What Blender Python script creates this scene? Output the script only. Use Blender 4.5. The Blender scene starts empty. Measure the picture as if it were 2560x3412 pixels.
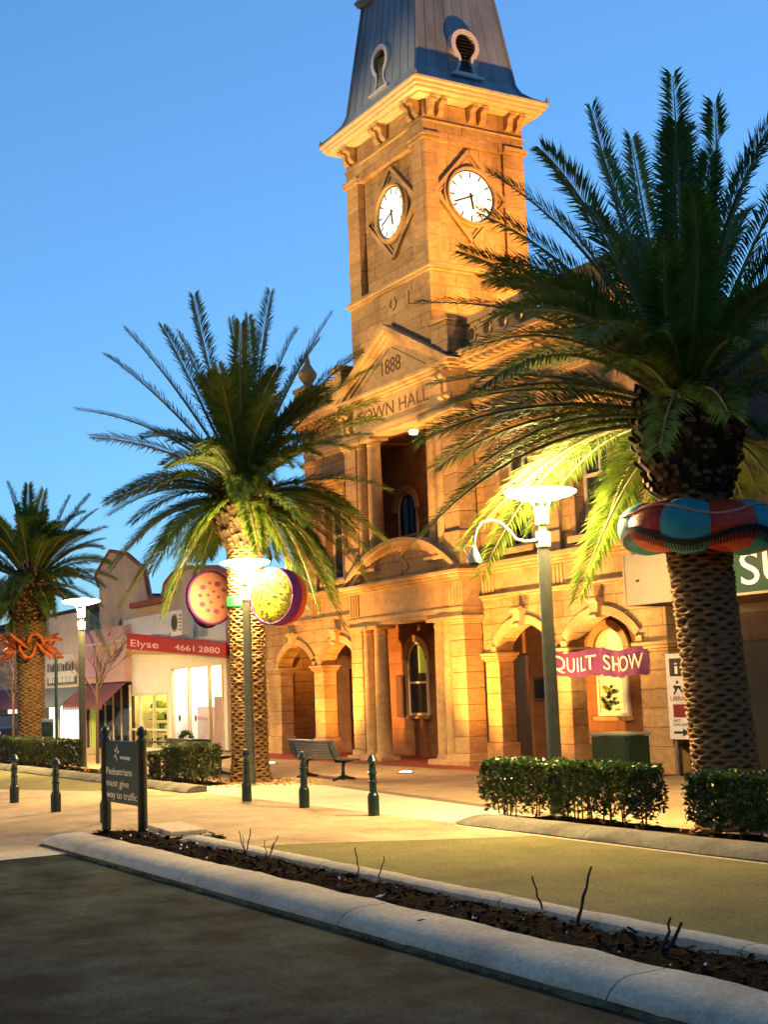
import bpy, math, random
from math import sin, cos, pi, radians
from mathutils import Vector, Matrix, noise as mnoise

random.seed(7)
scn = bpy.context.scene
COL = scn.collection

# ------------------------------------------------------------------ camera
# The street runs along X, the town hall front faces -Y; metres throughout.
A = 0.531754
PITCH, ROLL, FPX = 0.128465, -0.0391165, 4503.24
CAM = Vector((27.7988, -18.5092, 2.0))
EX = Vector((sin(A), -cos(A), 0)); EY = Vector((cos(A), sin(A), 0))
def to_street(v): return Vector((v.dot(EX), v.dot(EY), v.z))
_f = Vector((0, cos(PITCH), sin(PITCH))); _u = Vector((0, -sin(PITCH), cos(PITCH))); _r = Vector((1, 0, 0))
CF = to_street(_f)
CR = to_street(cos(ROLL) * _r + sin(ROLL) * _u)
CU = to_street(-sin(ROLL) * _r + cos(ROLL) * _u)
cam = bpy.data.objects.new('camera', bpy.data.cameras.new('camera'))
COL.objects.link(cam)
cam.matrix_world = Matrix(((CR.x, CU.x, -CF.x, CAM.x), (CR.y, CU.y, -CF.y, CAM.y), (CR.z, CU.z, -CF.z, CAM.z), (0, 0, 0, 1)))
cam.data.sensor_fit = 'VERTICAL'; cam.data.sensor_height = 36
cam.data.lens = FPX / 3412 * 36
cam.data.clip_end = 3000
scn.camera = cam
KV = 2560 / 1660
def ray(u, v): return CR * ((u * KV - 1280) / FPX) - CU * ((v * KV - 1706) / FPX) + CF
def G(u, v, z=0.0):
    d = ray(u, v); return CAM + d * ((z - CAM.z) / d.z)
def FP(u, v, y):
    d = ray(u, v); return CAM + d * ((y - CAM.y) / d.y)
def DP(u, v, dep): return CAM + ray(u, v) * dep

# ------------------------------------------------------------------ sky and exposure
SUN_EL, SUN_AZ = -4.0, -35.0     # the sun has just set behind the town hall
LK = 1 / 21.0                      # all lamps are set against this dusk exposure
world = bpy.data.worlds.new('World'); scn.world = world; world.use_nodes = True
wn, wl = world.node_tree.nodes, world.node_tree.links
wn.clear()
sky = wn.new('ShaderNodeTexSky'); sky.sky_type = 'NISHITA'; sky.sun_disc = False
sky.sun_elevation = radians(SUN_EL); sky.sun_rotation = radians(SUN_AZ)
sky.air_density = 1.0; sky.dust_density = 0.2; sky.ozone_density = 3.0
gam = wn.new('ShaderNodeVectorMath'); gam.operation = 'SCALE'; gam.inputs[3].default_value = 10.0
pw = wn.new('ShaderNodeGamma'); pw.inputs[1].default_value = 0.5
tint = wn.new('ShaderNodeMix'); tint.data_type = 'RGBA'; tint.blend_type = 'MULTIPLY'; tint.inputs[0].default_value = 1
tint.inputs[7].default_value = (0.36, 0.83, 1.0, 1)
bg = wn.new('ShaderNodeBackground'); bg.inputs[1].default_value = 0.0135
wo = wn.new('ShaderNodeOutputWorld')
wl.new(sky.outputs[0], gam.inputs[0]); wl.new(gam.outputs[0], pw.inputs[0]); wl.new(pw.outputs[0], tint.inputs[6]); wl.new(tint.outputs[2], bg.inputs[0]); wl.new(bg.outputs[0], wo.inputs[0])
vs = scn.view_settings
vs.view_transform = 'Standard'; vs.look = 'None'; vs.exposure = 6.4; vs.gamma = 1.0; vs.use_curve_mapping = False
scn.render.engine = 'CYCLES'

# ------------------------------------------------------------------ materials
def new_mat(name):
    m = bpy.data.materials.new(name); m.use_nodes = True
    n, l = m.node_tree.nodes, m.node_tree.links
    b = n['Principled BSDF']
    return m, n, l, b
def mat(name, col, rough=0.7, var=0.25, scale=3.0, bump=0.15, bscale=40.0, metal=0.0, spec=0.4,
        stretch=(1, 1, 1), rand=0.0, ramp=(0.3, 0.7), grain=None, bricks=None, bdist=0.02, stain=None, detail=6.0, tone=None):
    m, n, l, b = new_mat(name)
    b.inputs['Roughness'].default_value = rough; b.inputs['Metallic'].default_value = metal
    b.inputs['Specular IOR Level'].default_value = spec
    geo = n.new('ShaderNodeNewGeometry')
    mp = n.new('ShaderNodeMapping'); mp.inputs['Scale'].default_value = stretch
    l.new(geo.outputs['Position'], mp.inputs['Vector'])
    nz = n.new('ShaderNodeTexNoise'); nz.inputs['Scale'].default_value = scale; nz.inputs['Detail'].default_value = detail
    nz.inputs['Roughness'].default_value = 0.65
    l.new(mp.outputs[0], nz.inputs['Vector'])
    cr = n.new('ShaderNodeValToRGB')
    lo = tuple(c * (1 - var) for c in col); hi = tuple(min(1, c * (1 + var)) for c in col)
    if tone: hi = tone
    cr.color_ramp.elements[0].position = ramp[0]; cr.color_ramp.elements[0].color = (*lo, 1)
    cr.color_ramp.elements[1].position = ramp[1]; cr.color_ramp.elements[1].color = (*hi, 1)
    l.new(nz.outputs['Fac'], cr.inputs[0])
    out = cr.outputs[0]
    def mul(a, bsock=None, val=None, fac=1.0, facsock=None):
        mx = n.new('ShaderNodeMix'); mx.data_type = 'RGBA'; mx.blend_type = 'MULTIPLY'; mx.inputs[0].default_value = fac
        l.new(a, mx.inputs[6])
        if bsock is not None: l.new(bsock, mx.inputs[7])
        else: mx.inputs[7].default_value = (*val, 1)
        if facsock is not None: l.new(facsock, mx.inputs[0])
        return mx.outputs[2]
    if stain:
        sc, amt, sz = stain
        mp2 = n.new('ShaderNodeMapping'); mp2.inputs['Scale'].default_value = sz
        l.new(geo.outputs['Position'], mp2.inputs['Vector'])
        n2 = n.new('ShaderNodeTexNoise'); n2.inputs['Scale'].default_value = sc; n2.inputs['Detail'].default_value = 4
        l.new(mp2.outputs[0], n2.inputs['Vector'])
        r2 = n.new('ShaderNodeValToRGB'); r2.color_ramp.elements[0].position = 0.5; r2.color_ramp.elements[1].position = 0.68
        l.new(n2.outputs['Fac'], r2.inputs[0])
        ms = n.new('ShaderNodeMath'); ms.operation = 'MULTIPLY'; ms.inputs[1].default_value = amt
        l.new(r2.outputs[0], ms.inputs[0])
        out = mul(out, val=(0.35, 0.3, 0.25), facsock=ms.outputs[0])
    if grain:
        gs, ga = grain
        gn = n.new('ShaderNodeTexNoise'); gn.inputs['Scale'].default_value = gs; gn.inputs['Detail'].default_value = 3; gn.inputs['Roughness'].default_value = 0.8
        l.new(geo.outputs['Position'], gn.inputs['Vector'])
        gm = n.new('ShaderNodeMapRange'); gm.inputs['From Min'].default_value = 0.3; gm.inputs['From Max'].default_value = 0.7; gm.inputs['To Min'].default_value = 1 - ga; gm.inputs['To Max'].default_value = 1 + ga
        l.new(gn.outputs['Fac'], gm.inputs['Value']); gc = n.new('ShaderNodeCombineColor')
        for i in range(3): l.new(gm.outputs[0], gc.inputs[i])
        out = mul(out, bsock=gc.outputs[0])
    if rand:
        oi = n.new('ShaderNodeObjectInfo')
        mr = n.new('ShaderNodeMapRange'); mr.inputs['To Min'].default_value = 1 - rand; mr.inputs['To Max'].default_value = 1 + rand
        l.new(oi.outputs['Random'], mr.inputs['Value'])
        cb = n.new('ShaderNodeCombineColor')
        for i in range(3): l.new(mr.outputs[0], cb.inputs[i])
        out = mul(out, bsock=cb.outputs[0])
    bn = n.new('ShaderNodeTexNoise'); bn.inputs['Scale'].default_value = bscale; bn.inputs['Detail'].default_value = 5
    l.new(mp.outputs[0], bn.inputs['Vector'])
    hsock = bn.outputs['Fac']
    if bricks:
        bw, bh, mo, dark, horiz = bricks
        sp = n.new('ShaderNodeSeparateXYZ'); l.new(geo.outputs['Position'], sp.inputs[0])
        cx = n.new('ShaderNodeCombineXYZ')
        if horiz:
            l.new(sp.outputs[0], cx.inputs[0]); l.new(sp.outputs[1], cx.inputs[1])
        else:
            ad = n.new('ShaderNodeMath'); ad.operation = 'ADD'; l.new(sp.outputs[0], ad.inputs[0]); l.new(sp.outputs[1], ad.inputs[1])
            l.new(ad.outputs[0], cx.inputs[0]); l.new(sp.outputs[2], cx.inputs[1])
        br = n.new('ShaderNodeTexBrick'); br.inputs['Scale'].default_value = 1; br.inputs['Brick Width'].default_value = bw
        br.inputs['Row Height'].default_value = bh; br.inputs['Mortar Size'].default_value = mo; br.inputs['Mortar Smooth'].default_value = 0.3
        br.inputs['Color1'].default_value = (1, 1, 1, 1); br.inputs['Color2'].default_value = (0.86, 0.84, 0.8, 1)
        br.inputs['Mortar'].default_value = (dark, dark, dark, 1)
        l.new(cx.outputs[0], br.inputs['Vector'])
        out = mul(out, bsock=br.outputs['Color'])
        sb = n.new('ShaderNodeMath'); sb.operation = 'SUBTRACT'; l.new(hsock, sb.inputs[0]); l.new(br.outputs['Fac'], sb.inputs[1])
        hsock = sb.outputs[0]
    l.new(out, b.inputs['Base Color'])
    if bump:
        bp = n.new('ShaderNodeBump'); bp.inputs['Strength'].default_value = bump; bp.inputs['Distance'].default_value = bdist
        l.new(hsock, bp.inputs['Height']); l.new(bp.outputs[0], b.inputs['Normal'])
    return m
def emit(name, col, s):
    m, n, l, b = new_mat(name)
    b.inputs['Base Color'].default_value = (*[min(1, c) for c in col], 1)
    b.inputs['Emission Color'].default_value = (*col, 1); b.inputs['Emission Strength'].default_value = s * LK
    return m
def leafmat(name, col, trans=0.3, rough=0.45, hi=None, rnd=0.25):
    m, n, l, b = new_mat(name)
    b.inputs['Roughness'].default_value = rough
    geo = n.new('ShaderNodeNewGeometry')
    nz = n.new('ShaderNodeTexNoise'); nz.inputs['Scale'].default_value = 2.5; l.new(geo.outputs['Position'], nz.inputs['Vector'])
    rp = n.new('ShaderNodeMath'); rp.operation = 'ADD'; l.new(nz.outputs['Fac'], rp.inputs[0])
    mr = n.new('ShaderNodeMath'); mr.operation = 'MULTIPLY'; mr.inputs[1].default_value = rnd
    l.new(geo.outputs['Random Per Island'], mr.inputs[0]); l.new(mr.outputs[0], rp.inputs[1])
    cr = n.new('ShaderNodeValToRGB')
    cr.color_ramp.elements[0].position = 0.35; cr.color_ramp.elements[0].color = (*[c * 0.6 for c in col], 1)
    cr.color_ramp.elements[1].position = 0.85; cr.color_ramp.elements[1].color = (*(hi or [c * 1.6 for c in col]), 1)
    l.new(rp.outputs[0], cr.inputs[0]); l.new(cr.outputs[0], b.inputs['Base Color'])
    if trans:
        t = n.new('ShaderNodeBsdfTranslucent'); l.new(cr.outputs[0], t.inputs[0])
        mx = n.new('ShaderNodeMixShader'); mx.inputs[0].default_value = trans
        l.new(b.outputs[0], mx.inputs[1]); l.new(t.outputs[0], mx.inputs[2])
        l.new(mx.outputs[0], n['Material Output'].inputs[0])
    return m
def glass(name, col=(0.02, 0.025, 0.03), rough=0.06):
    m, n, l, b = new_mat(name)
    b.inputs['Base Color'].default_value = (*col, 1); b.inputs['Roughness'].default_value = rough
    b.inputs['Specular IOR Level'].default_value = 0.8
    return m

STONE = (0.46, 0.295, 0.13)
M = {}
M['stone'] = mat('sandstone', STONE, 0.85, 0.22, 2.2, 0.35, 25, stretch=(1, 1, 3.5), bricks=(0.95, 0.38, 0.014, 0.42, False), stain=(0.7, 0.65, (1, 1, 0.4)), bdist=0.015, grain=(9, 0.2))
M['block'] = mat('sandstone_block', STONE, 0.85, 0.2, 2.6, 0.4, 30, stretch=(1, 1, 4.5), rand=0.16, stain=(0.9, 0.6, (1, 1, 0.45)), bdist=0.015, grain=(9, 0.2))
M['trim'] = mat('sandstone_trim', (0.48, 0.32, 0.145), 0.8, 0.18, 2.5, 0.3, 30, stretch=(1, 1, 2), stain=(0.9, 0.65, (1, 1, 0.5)), bdist=0.012, grain=(9, 0.16))
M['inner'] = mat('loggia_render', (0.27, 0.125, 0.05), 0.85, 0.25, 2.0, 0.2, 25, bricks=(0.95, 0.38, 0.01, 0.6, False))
M['carve'] = mat('carved_letter', (0.13, 0.08, 0.04), 0.9, 0.2)
M['white'] = mat('white_paint', (0.78, 0.76, 0.7), 0.5, 0.08, 5, 0.05)
M['cream'] = mat('cream_paint', (0.68, 0.6, 0.45), 0.6, 0.12, 3, 0.08)
M['roof'] = mat('zinc_roof', (0.28, 0.35, 0.38), 0.55, 0.25, 1.6, 0.12, 18, metal=0.0, stretch=(1, 1, 0.35), stain=(1.2, 0.55, (1, 1, 0.25)))
M['roofvent'] = mat('vent_surround', (0.8, 0.78, 0.76), 0.55, 0.15, 3, 0.1)
M['slat'] = mat('vent_slat', (0.09, 0.07, 0.06), 0.6, 0.2)
M['black'] = mat('black_void', (0.006, 0.006, 0.006), 0.6, 0.2)
M['clock'] = emit('clock_glow', (1.0, 0.95, 0.76), 0.28)
M['hand'] = mat('clock_hand', (0.015, 0.012, 0.01), 0.5, 0.1)
M['gutter'] = mat('eaves_paint', (0.68, 0.55, 0.34), 0.6, 0.15, 4, 0.1)
M['glass'] = glass('window_glass')
M['litpane'] = emit('lit_pane', (0.78, 0.80, 0.30), 0.10)
M['greenpane'] = emit('green_pane_glow', (0.40, 0.55, 0.06), 0.07)
M['darkwood'] = mat('dark_door', (0.06, 0.025, 0.015), 0.5, 0.3)
M['red_tile'] = mat('red_floor', (0.30, 0.05, 0.03), 0.6, 0.25, 5, 0.1, bricks=(0.3, 0.3, 0.01, 0.6, True))
M['asphalt'] = mat('asphalt', (0.044, 0.058, 0.036), 0.9, 0.6, 1.1, 0.55, 130, stain=(0.9, 0.7, (0.5, 1.3, 1)), bdist=0.02, detail=12, spec=0.08, ramp=(0.4, 0.62), grain=(26, 0.55))
M['lane'] = mat('old_asphalt', (0.19, 0.178, 0.065), 0.9, 0.22, 1.3, 0.5, 130, stain=(0.35, 0.25, (1, 1, 1)), bdist=0.01, detail=10, spec=0.08, grain=(24, 0.4))
M['paving'] = mat('imprint_paving', (0.44, 0.345, 0.20), 0.8, 0.16, 1.4, 0.4, 60, bricks=(0.42, 0.21, 0.008, 0.82, True), stain=(0.5, 0.55, (1, 1, 1)), bdist=0.012, detail=9, spec=0.08, grain=(18, 0.25))
M['paveband'] = mat('paving_band', (0.56, 0.47, 0.32), 0.8, 0.12, 1.4, 0.3, 60, stain=(0.4, 0.25, (1, 1, 1)), bdist=0.008, spec=0.08, grain=(18, 0.2))
M['footpath'] = mat('footpath_paving', (0.38, 0.28, 0.16), 0.8, 0.2, 1.3, 0.3, 60, bricks=(0.23, 0.115, 0.005, 0.75, True), stain=(0.5, 0.35, (1, 1, 1)), bdist=0.006, spec=0.08, grain=(18, 0.25))
M['dkband'] = mat('dark_paver_band', (0.15, 0.11, 0.07), 0.85, 0.25, 3, 0.3, 60)
M['concrete'] = mat('kerb_concrete', (0.52, 0.47, 0.31), 0.85, 0.16, 1.6, 0.45, 70, rand=0.05, stain=(1.3, 0.35, (1, 1, 1)), bdist=0.01, detail=10, grain=(20, 0.25))
M['oldkerb'] = mat('weathered_kerb', (0.17, 0.165, 0.12), 0.9, 0.25, 1.6, 0.45, 70, rand=0.06, stain=(1.3, 0.5, (1, 1, 1)), bdist=0.01, detail=10, spec=0.1, grain=(20, 0.3))
M['moss'] = mat('kerb_dirt', (0.09, 0.085, 0.03), 0.95, 0.5, 9, 0.8, 40)
M['mulch'] = mat('mulch', (0.012, 0.008, 0.005), 0.95, 0.6, 14, 1.0, 60, bdist=0.05, spec=0.03)
M['chip'] = mat('mulch_chip', (0.028, 0.016, 0.009), 0.9, 0.7, 25, 0.3, 60, spec=0.03)
M['chip2'] = mat('dry_leaf_litter', (0.34, 0.19, 0.08), 0.9, 0.4, 12, 0.3, spec=0.03)
M['green'] = mat('dark_green_paint', (0.006, 0.022, 0.016), 0.3, 0.25, 6, 0.05, spec=0.6)
M['pole'] = mat('pole_paint', (0.07, 0.085, 0.065), 0.4, 0.2, 6, 0.06, spec=0.6)
M['polewhite'] = mat('pole_head', (0.75, 0.74, 0.68), 0.4, 0.06)
M['lamp'] = emit('lamp_disc', (1.0, 0.66, 0.27), 150.0)
M['lamptop'] = emit('lamp_disc_top', (1.0, 0.66, 0.27), 22.0)
M['uplight'] = emit('uplight_lens', (1.0, 0.72, 0.35), 4.0)
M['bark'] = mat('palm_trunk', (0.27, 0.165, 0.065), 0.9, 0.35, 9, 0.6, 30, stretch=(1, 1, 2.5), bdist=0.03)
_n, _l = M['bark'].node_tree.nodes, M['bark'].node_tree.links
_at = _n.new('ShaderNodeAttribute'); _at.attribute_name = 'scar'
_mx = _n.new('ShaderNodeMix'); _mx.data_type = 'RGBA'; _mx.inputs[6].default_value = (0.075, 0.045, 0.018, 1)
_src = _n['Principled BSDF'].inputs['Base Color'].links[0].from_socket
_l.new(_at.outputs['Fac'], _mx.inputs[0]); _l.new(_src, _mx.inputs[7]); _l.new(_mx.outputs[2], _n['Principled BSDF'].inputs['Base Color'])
M['boss'] = mat('palm_boss', (0.055, 0.033, 0.014), 0.9, 0.5, 8, 0.6, 25, bdist=0.03)
M['stub'] = mat('cut_frond_base', (0.22, 0.15, 0.055), 0.8, 0.3, 10, 0.3)
M['frond'] = leafmat('palm_leaf', (0.058, 0.135, 0.016), 0.32, 0.55, hi=(0.17, 0.27, 0.032), rnd=0.4)
M['rachis'] = mat('frond_rib', (0.27, 0.26, 0.09), 0.5, 0.2, 4, 0.05)
M['hedge'] = leafmat('hedge_leaf', (0.022, 0.06, 0.008), 0.12, 0.25, hi=(0.07, 0.13, 0.02), rnd=0.4)
M['hedge2'] = leafmat('photinia_leaf', (0.025, 0.07, 0.014), 0.12, 0.3, hi=(0.09, 0.105, 0.025), rnd=0.28)
M['twig'] = mat('bare_twig', (0.05, 0.03, 0.02), 0.8, 0.3, 10, 0.3)
M['steel'] = mat('brushed_steel', (0.35, 0.36, 0.34), 0.35, 0.1, 5, 0.03, metal=0.8)
M['signgreen'] = mat('sign_green', (0.01, 0.045, 0.035), 0.35, 0.15, 4, 0.03)
M['letter'] = mat('sign_lettering', (0.9, 0.86, 0.55), 0.5, 0.05)
M['whiteletter'] = mat('white_lettering', (0.85, 0.86, 0.8), 0.45, 0.04)
M['blackletter'] = mat('black_lettering', (0.02, 0.02, 0.02), 0.5, 0.1)
M['redprint'] = mat('red_print', (0.22, 0.015, 0.015), 0.5, 0.1)
M['beige'] = mat('beige_fascia', (0.25, 0.205, 0.155), 0.6, 0.08, 3, 0.05)
M['shopgreen'] = mat('shop_sign_green', (0.002, 0.028, 0.015), 0.4, 0.12, 3, 0.03)
M['brownsoffit'] = mat('brown_soffit', (0.10, 0.045, 0.025), 0.6, 0.2)
M['darkwall'] = mat('dark_brick_wall', (0.12, 0.08, 0.045), 0.85, 0.3, 3, 0.3, 30, bricks=(0.5, 0.3, 0.01, 0.6, False))
M['neon'] = emit('green_neon', (0.03, 1.0, 0.25), 0.4)
M['amber'] = emit('amber_bulb', (1.0, 0.7, 0.12), 3.0)
M['teal'] = mat('teal_cloth', (0.04, 0.40, 0.46), 0.6, 0.25, 6, 0.35, 40)
M['redcloth'] = mat('red_satin', (0.70, 0.055, 0.02), 0.32, 0.3, 6, 0.4, 14, stretch=(1, 1, 3), bdist=0.03)
M['fringe'] = mat('black_fringe', (0.01, 0.012, 0.014), 0.7, 0.2)
M['braid'] = mat('pink_braid', (0.65, 0.38, 0.3), 0.6, 0.1)
M['purple'] = mat('purple_cloth', (0.16, 0.02, 0.20), 0.6, 0.25, 5, 0.3, 20)
M['bannercloth'] = mat('plum_banner', (0.085, 0.006, 0.075), 0.6, 0.3, 4, 0.3, 20)
M['bannertext'] = mat('banner_lettering', (0.80, 0.55, 0.36), 0.6, 0.2, 12)
M['peach'] = mat('peach_cloth', (0.50, 0.22, 0.13), 0.6, 0.15, 5, 0.7, 9, bdist=0.05)
M['pinkdot'] = mat('mauve_patch', (0.22, 0.05, 0.14), 0.6, 0.15)
M['yellow'] = mat('yellow_cloth', (0.42, 0.42, 0.012), 0.6, 0.12, 5, 0.7, 9, bdist=0.05)
M['darkdot'] = mat('dark_green_patch', (0.02, 0.03, 0.006), 0.6, 0.15)
M['lime'] = mat('lime_cloth', (0.42, 0.55, 0.06), 0.6, 0.15)
M['greenband'] = mat('green_band', (0.02, 0.36, 0.06), 0.5, 0.15)
M['orange'] = mat('orange_tube', (0.72, 0.17, 0.03), 0.5, 0.2)
M['pinkwall'] = mat('pink_wall', (0.62, 0.42, 0.38), 0.75, 0.1, 2, 0.1)
M['creamwall'] = mat('cream_wall', (0.62, 0.5, 0.34), 0.8, 0.1, 1.6, 0.15, stain=(0.5, 0.3, (1, 1, 0.5)))
M['brickred'] = mat('terracotta_trim', (0.30, 0.09, 0.05), 0.8, 0.2)
M['redfascia'] = mat('red_fascia', (0.34, 0.003, 0.008), 0.6, 0.12, 3, 0.03, spec=0.15)
M['fasciatext'] = mat('fascia_lettering', (0.72, 0.45, 0.38), 0.5, 0.05)
M['soffit'] = mat('cream_soffit', (0.62, 0.5, 0.26), 0.6, 0.1)
M['maroon'] = mat('maroon_awning', (0.20, 0.06, 0.055), 0.7, 0.2, 5, 0.2)
M['greyawn'] = mat('grey_awning', (0.16, 0.19, 0.17), 0.7, 0.2, 5, 0.2)
M['mauve'] = mat('mauve_panel', (0.55, 0.33, 0.42), 0.65, 0.15, 2, 0.1)
M['shopwhite'] = mat('shop_interior', (0.78, 0.76, 0.7), 0.6, 0.06)
M['tube'] = emit('fluorescent_tube', (1.0, 0.97, 0.86), 16.0)
M['tubeg'] = emit('fluorescent_tube_green', (0.95, 1.0, 0.45), 14.0)
M['litposter'] = emit('lit_poster', (1.0, 0.98, 0.92), 0.4)
M['goods'] = mat('shelf_goods', (0.30, 0.26, 0.06), 0.6, 0.9, 6, 0.1, tone=(0.10, 0.22, 0.04))
M['carblue'] = mat('car_paint', (0.012, 0.02, 0.04), 0.2, 0.1, spec=0.7)
M['tyre'] = mat('tyre_rubber', (0.012, 0.012, 0.012), 0.8, 0.2)
M['chrome'] = mat('hub_metal', (0.5, 0.5, 0.5), 0.25, 0.1, metal=0.9)
M['gold'] = mat('sandstone_relief', (0.46, 0.32, 0.16), 0.8, 0.15)
M['pink_curtain'] = mat('pale_curtain', (0.6, 0.5, 0.52), 0.7, 0.1)

# ------------------------------------------------------------------ mesh helpers
class MB:
    def __init__(s): s.v = []; s.f = []
    def add(s, vs, fs):
        o = len(s.v); s.v += [tuple(p) for p in vs]; s.f += [tuple(i + o for i in f) for f in fs]; return s
    def box(s, x0, x1, y0, y1, z0, z1, c=0.0):
        if c <= 0:
            v = [(x, y, z) for z in (z0, z1) for y in (y0, y1) for x in (x0, x1)]
            return s.add(v, [(0, 2, 3, 1), (4, 5, 7, 6), (0, 1, 5, 4), (2, 6, 7, 3), (0, 4, 6, 2), (1, 3, 7, 5)])
        lo, hi = (x0, y0, z0), (x1, y1, z1); v = []; idx = {}
        for sx in (0, 1):
            for sy in (0, 1):
                for sz in (0, 1):
                    for ax in range(3):
                        p = []
                        for k, sg in enumerate((sx, sy, sz)):
                            e = lo[k] if sg == 0 else hi[k]
                            if k != ax: e += c if sg == 0 else -c
                            p.append(e)
                        idx[(sx, sy, sz, ax)] = len(v); v.append(tuple(p))
        fs = []
        for ax in range(3):
            o1, o2 = [k for k in range(3) if k != ax]
            for sg in (0, 1):
                q = []
                for a_, b_ in ((0, 0), (1, 0), (1, 1), (0, 1)):
                    key = [0, 0, 0]; key[ax] = sg; key[o1] = a_; key[o2] = b_
                    q.append(idx[(*key, ax)])
                flip = (sg == 1) == (ax == 1)
                fs.append(tuple(reversed(q)) if flip else tuple(q))
        for ax in range(3):          # edges running along ax
            o1, o2 = [k for k in range(3) if k != ax]
            for a_ in (0, 1):
                for b_ in (0, 1):
                    k0 = [0, 0, 0]; k0[o1] = a_; k0[o2] = b_; k1 = list(k0); k1[ax] = 1
                    fs.append((idx[(*k0, o1)], idx[(*k1, o1)], idx[(*k1, o2)], idx[(*k0, o2)]))
        for sx in (0, 1):
            for sy in (0, 1):
                for sz in (0, 1): fs.append(tuple(idx[(sx, sy, sz, k)] for k in range(3)))
        return s.add(v, fs)
    def prism(s, pts, axis, d0, d1):
        n = len(pts)
        def P(a, b, d): return {'y': (a, d, b), 'x': (d, a, b), 'z': (a, b, d)}[axis]
        v = [P(a, b, d0) for a, b in pts] + [P(a, b, d1) for a, b in pts]
        f = [tuple(range(n)), tuple(range(2 * n - 1, n - 1, -1))] + [(i, i + n, (i + 1) % n + n, (i + 1) % n) for i in range(n)]
        return s.add(v, f)
    def lathe(s, prof, n=20, cx=0, cy=0, z0=0, cap=True):
        v = []; f = []
        for r, z in prof: v += [(cx + r * cos(2 * pi * i / n), cy + r * sin(2 * pi * i / n), z0 + z) for i in range(n)]
        for k in range(len(prof) - 1):
            f += [(k * n + i, k * n + (i + 1) % n, (k + 1) * n + (i + 1) % n, (k + 1) * n + i) for i in range(n)]
        if cap: f += [tuple(range(n - 1, -1, -1)), tuple(range((len(prof) - 1) * n, len(prof) * n))]
        return s.add(v, f)
    def tube(s, pts, rad, n=8, cap=True):
        pts = [Vector(p) for p in pts]; m = len(pts)
        rs = rad if isinstance(rad, (list, tuple)) else [rad] * m
        v = []; f = []; up = None
        for i, p in enumerate(pts):
            t = (pts[min(i + 1, m - 1)] - pts[max(i - 1, 0)]).normalized()
            if up is None: up = t.orthogonal().normalized()
            up = (up - t * up.dot(t)).normalized(); w = t.cross(up)
            v += [tuple(p + (up * cos(2 * pi * k / n) + w * sin(2 * pi * k / n)) * rs[i]) for k in range(n)]
        for i in range(m - 1): f += [(i * n + k, i * n + (k + 1) % n, (i + 1) * n + (k + 1) % n, (i + 1) * n + k) for k in range(n)]
        if cap: f += [tuple(range(n - 1, -1, -1)), tuple(range((m - 1) * n, m * n))]
        return s.add(v, f)
    def quad(s, a, b, c, d): return s.add([a, b, c, d], [(0, 1, 2, 3)])
    def mesh(s, name, m, smooth=False):
        me = bpy.data.meshes.new(name); me.from_pydata(s.v, [], s.f); me.update()
        import bmesh
        bm = bmesh.new(); bm.from_mesh(me); bmesh.ops.recalc_face_normals(bm, faces=bm.faces); bm.to_mesh(me); bm.free()
        if m: me.materials.append(M[m] if isinstance(m, str) else m)
        if smooth: me.shade_smooth()
        return me
    def build(s, name, m, parent=None, smooth=False, label=None, kind=None, auto=None):
        me = s.mesh(name, m, smooth)
        if auto is not None:
            me.shade_smooth()
            try: me.set_sharp_from_angle(angle=radians(auto))
            except Exception: pass
        return place(name, me, parent, label=label, kind=kind)
def place(name, me, parent=None, loc=(0, 0, 0), rz=0.0, label=None, kind=None):
    o = bpy.data.objects.new(name, me); COL.objects.link(o)
    o.location = loc; o.rotation_euler = (0, 0, rz)
    if parent: o.parent = parent
    if label: o['label'] = label
    if kind: o['kind'] = kind
    return o
def thing(name, label, cat, loc=(0, 0, 0), rz=0.0, group=None):
    o = bpy.data.objects.new(name, None); COL.objects.link(o); o.empty_display_size = 0.3
    o.location = loc; o.rotation_euler = (0, 0, rz); o['label'] = label; o['category'] = cat
    if group: o['group'] = group
    return o
def tag(o, label, cat, group=None):
    o['label'] = label; o['category'] = cat
    if group: o['group'] = group
    return o
def struct(o): o['kind'] = 'structure'; return o
def copy_tree(o, parent=None):
    c = o.copy(); COL.objects.link(c)
    if parent: c.parent = parent
    for ch in list(o.children): copy_tree(ch, c)
    return c
def text(name, s, size, m, parent, loc, face='front', ext=0.012, bold=0.0, sx=1.0, align='LEFT', shear=0.0):
    cu = bpy.data.curves.new(name, 'FONT'); cu.body = s; cu.size = size; cu.extrude = ext; cu.offset = bold
    cu.align_x = align; cu.shear = shear; cu.resolution_u = 6
    to = bpy.data.objects.new(name, cu); COL.objects.link(to)
    me = bpy.data.meshes.new_from_object(to)
    bpy.data.objects.remove(to); bpy.data.curves.remove(cu)
    me.name = name; me.materials.clear(); me.materials.append(M[m])
    rot = {'front': Matrix.Rotation(pi / 2, 4, 'X'), 'right': Matrix.Rotation(pi / 2, 4, 'Z') @ Matrix.Rotation(pi / 2, 4, 'X')}[face] if isinstance(face, str) else face
    me.transform(Matrix.Translation(loc) @ rot @ Matrix.Diagonal((sx, 1, 1, 1)))
    return place(name, me, parent)
def disc(mb, c, nrm, r, n=24, d=0.01, r2=None):
    c = Vector(c); nrm = Vector(nrm).normalized(); u = nrm.cross(Vector((0, 0, 1))).normalized(); w = u.cross(nrm)
    a = [c + (u * cos(2 * pi * i / n) + w * sin(2 * pi * i / n)) * r for i in range(n)]
    b = [p + nrm * d for p in a] if r2 is None else [c + nrm * d + (u * cos(2 * pi * i / n) + w * sin(2 * pi * i / n)) * r2 for i in range(n)]
    return mb.add(a + b, [tuple(range(n)), tuple(range(2 * n - 1, n - 1, -1))] + [(i, i + n, (i + 1) % n + n, (i + 1) % n) for i in range(n)])
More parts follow.
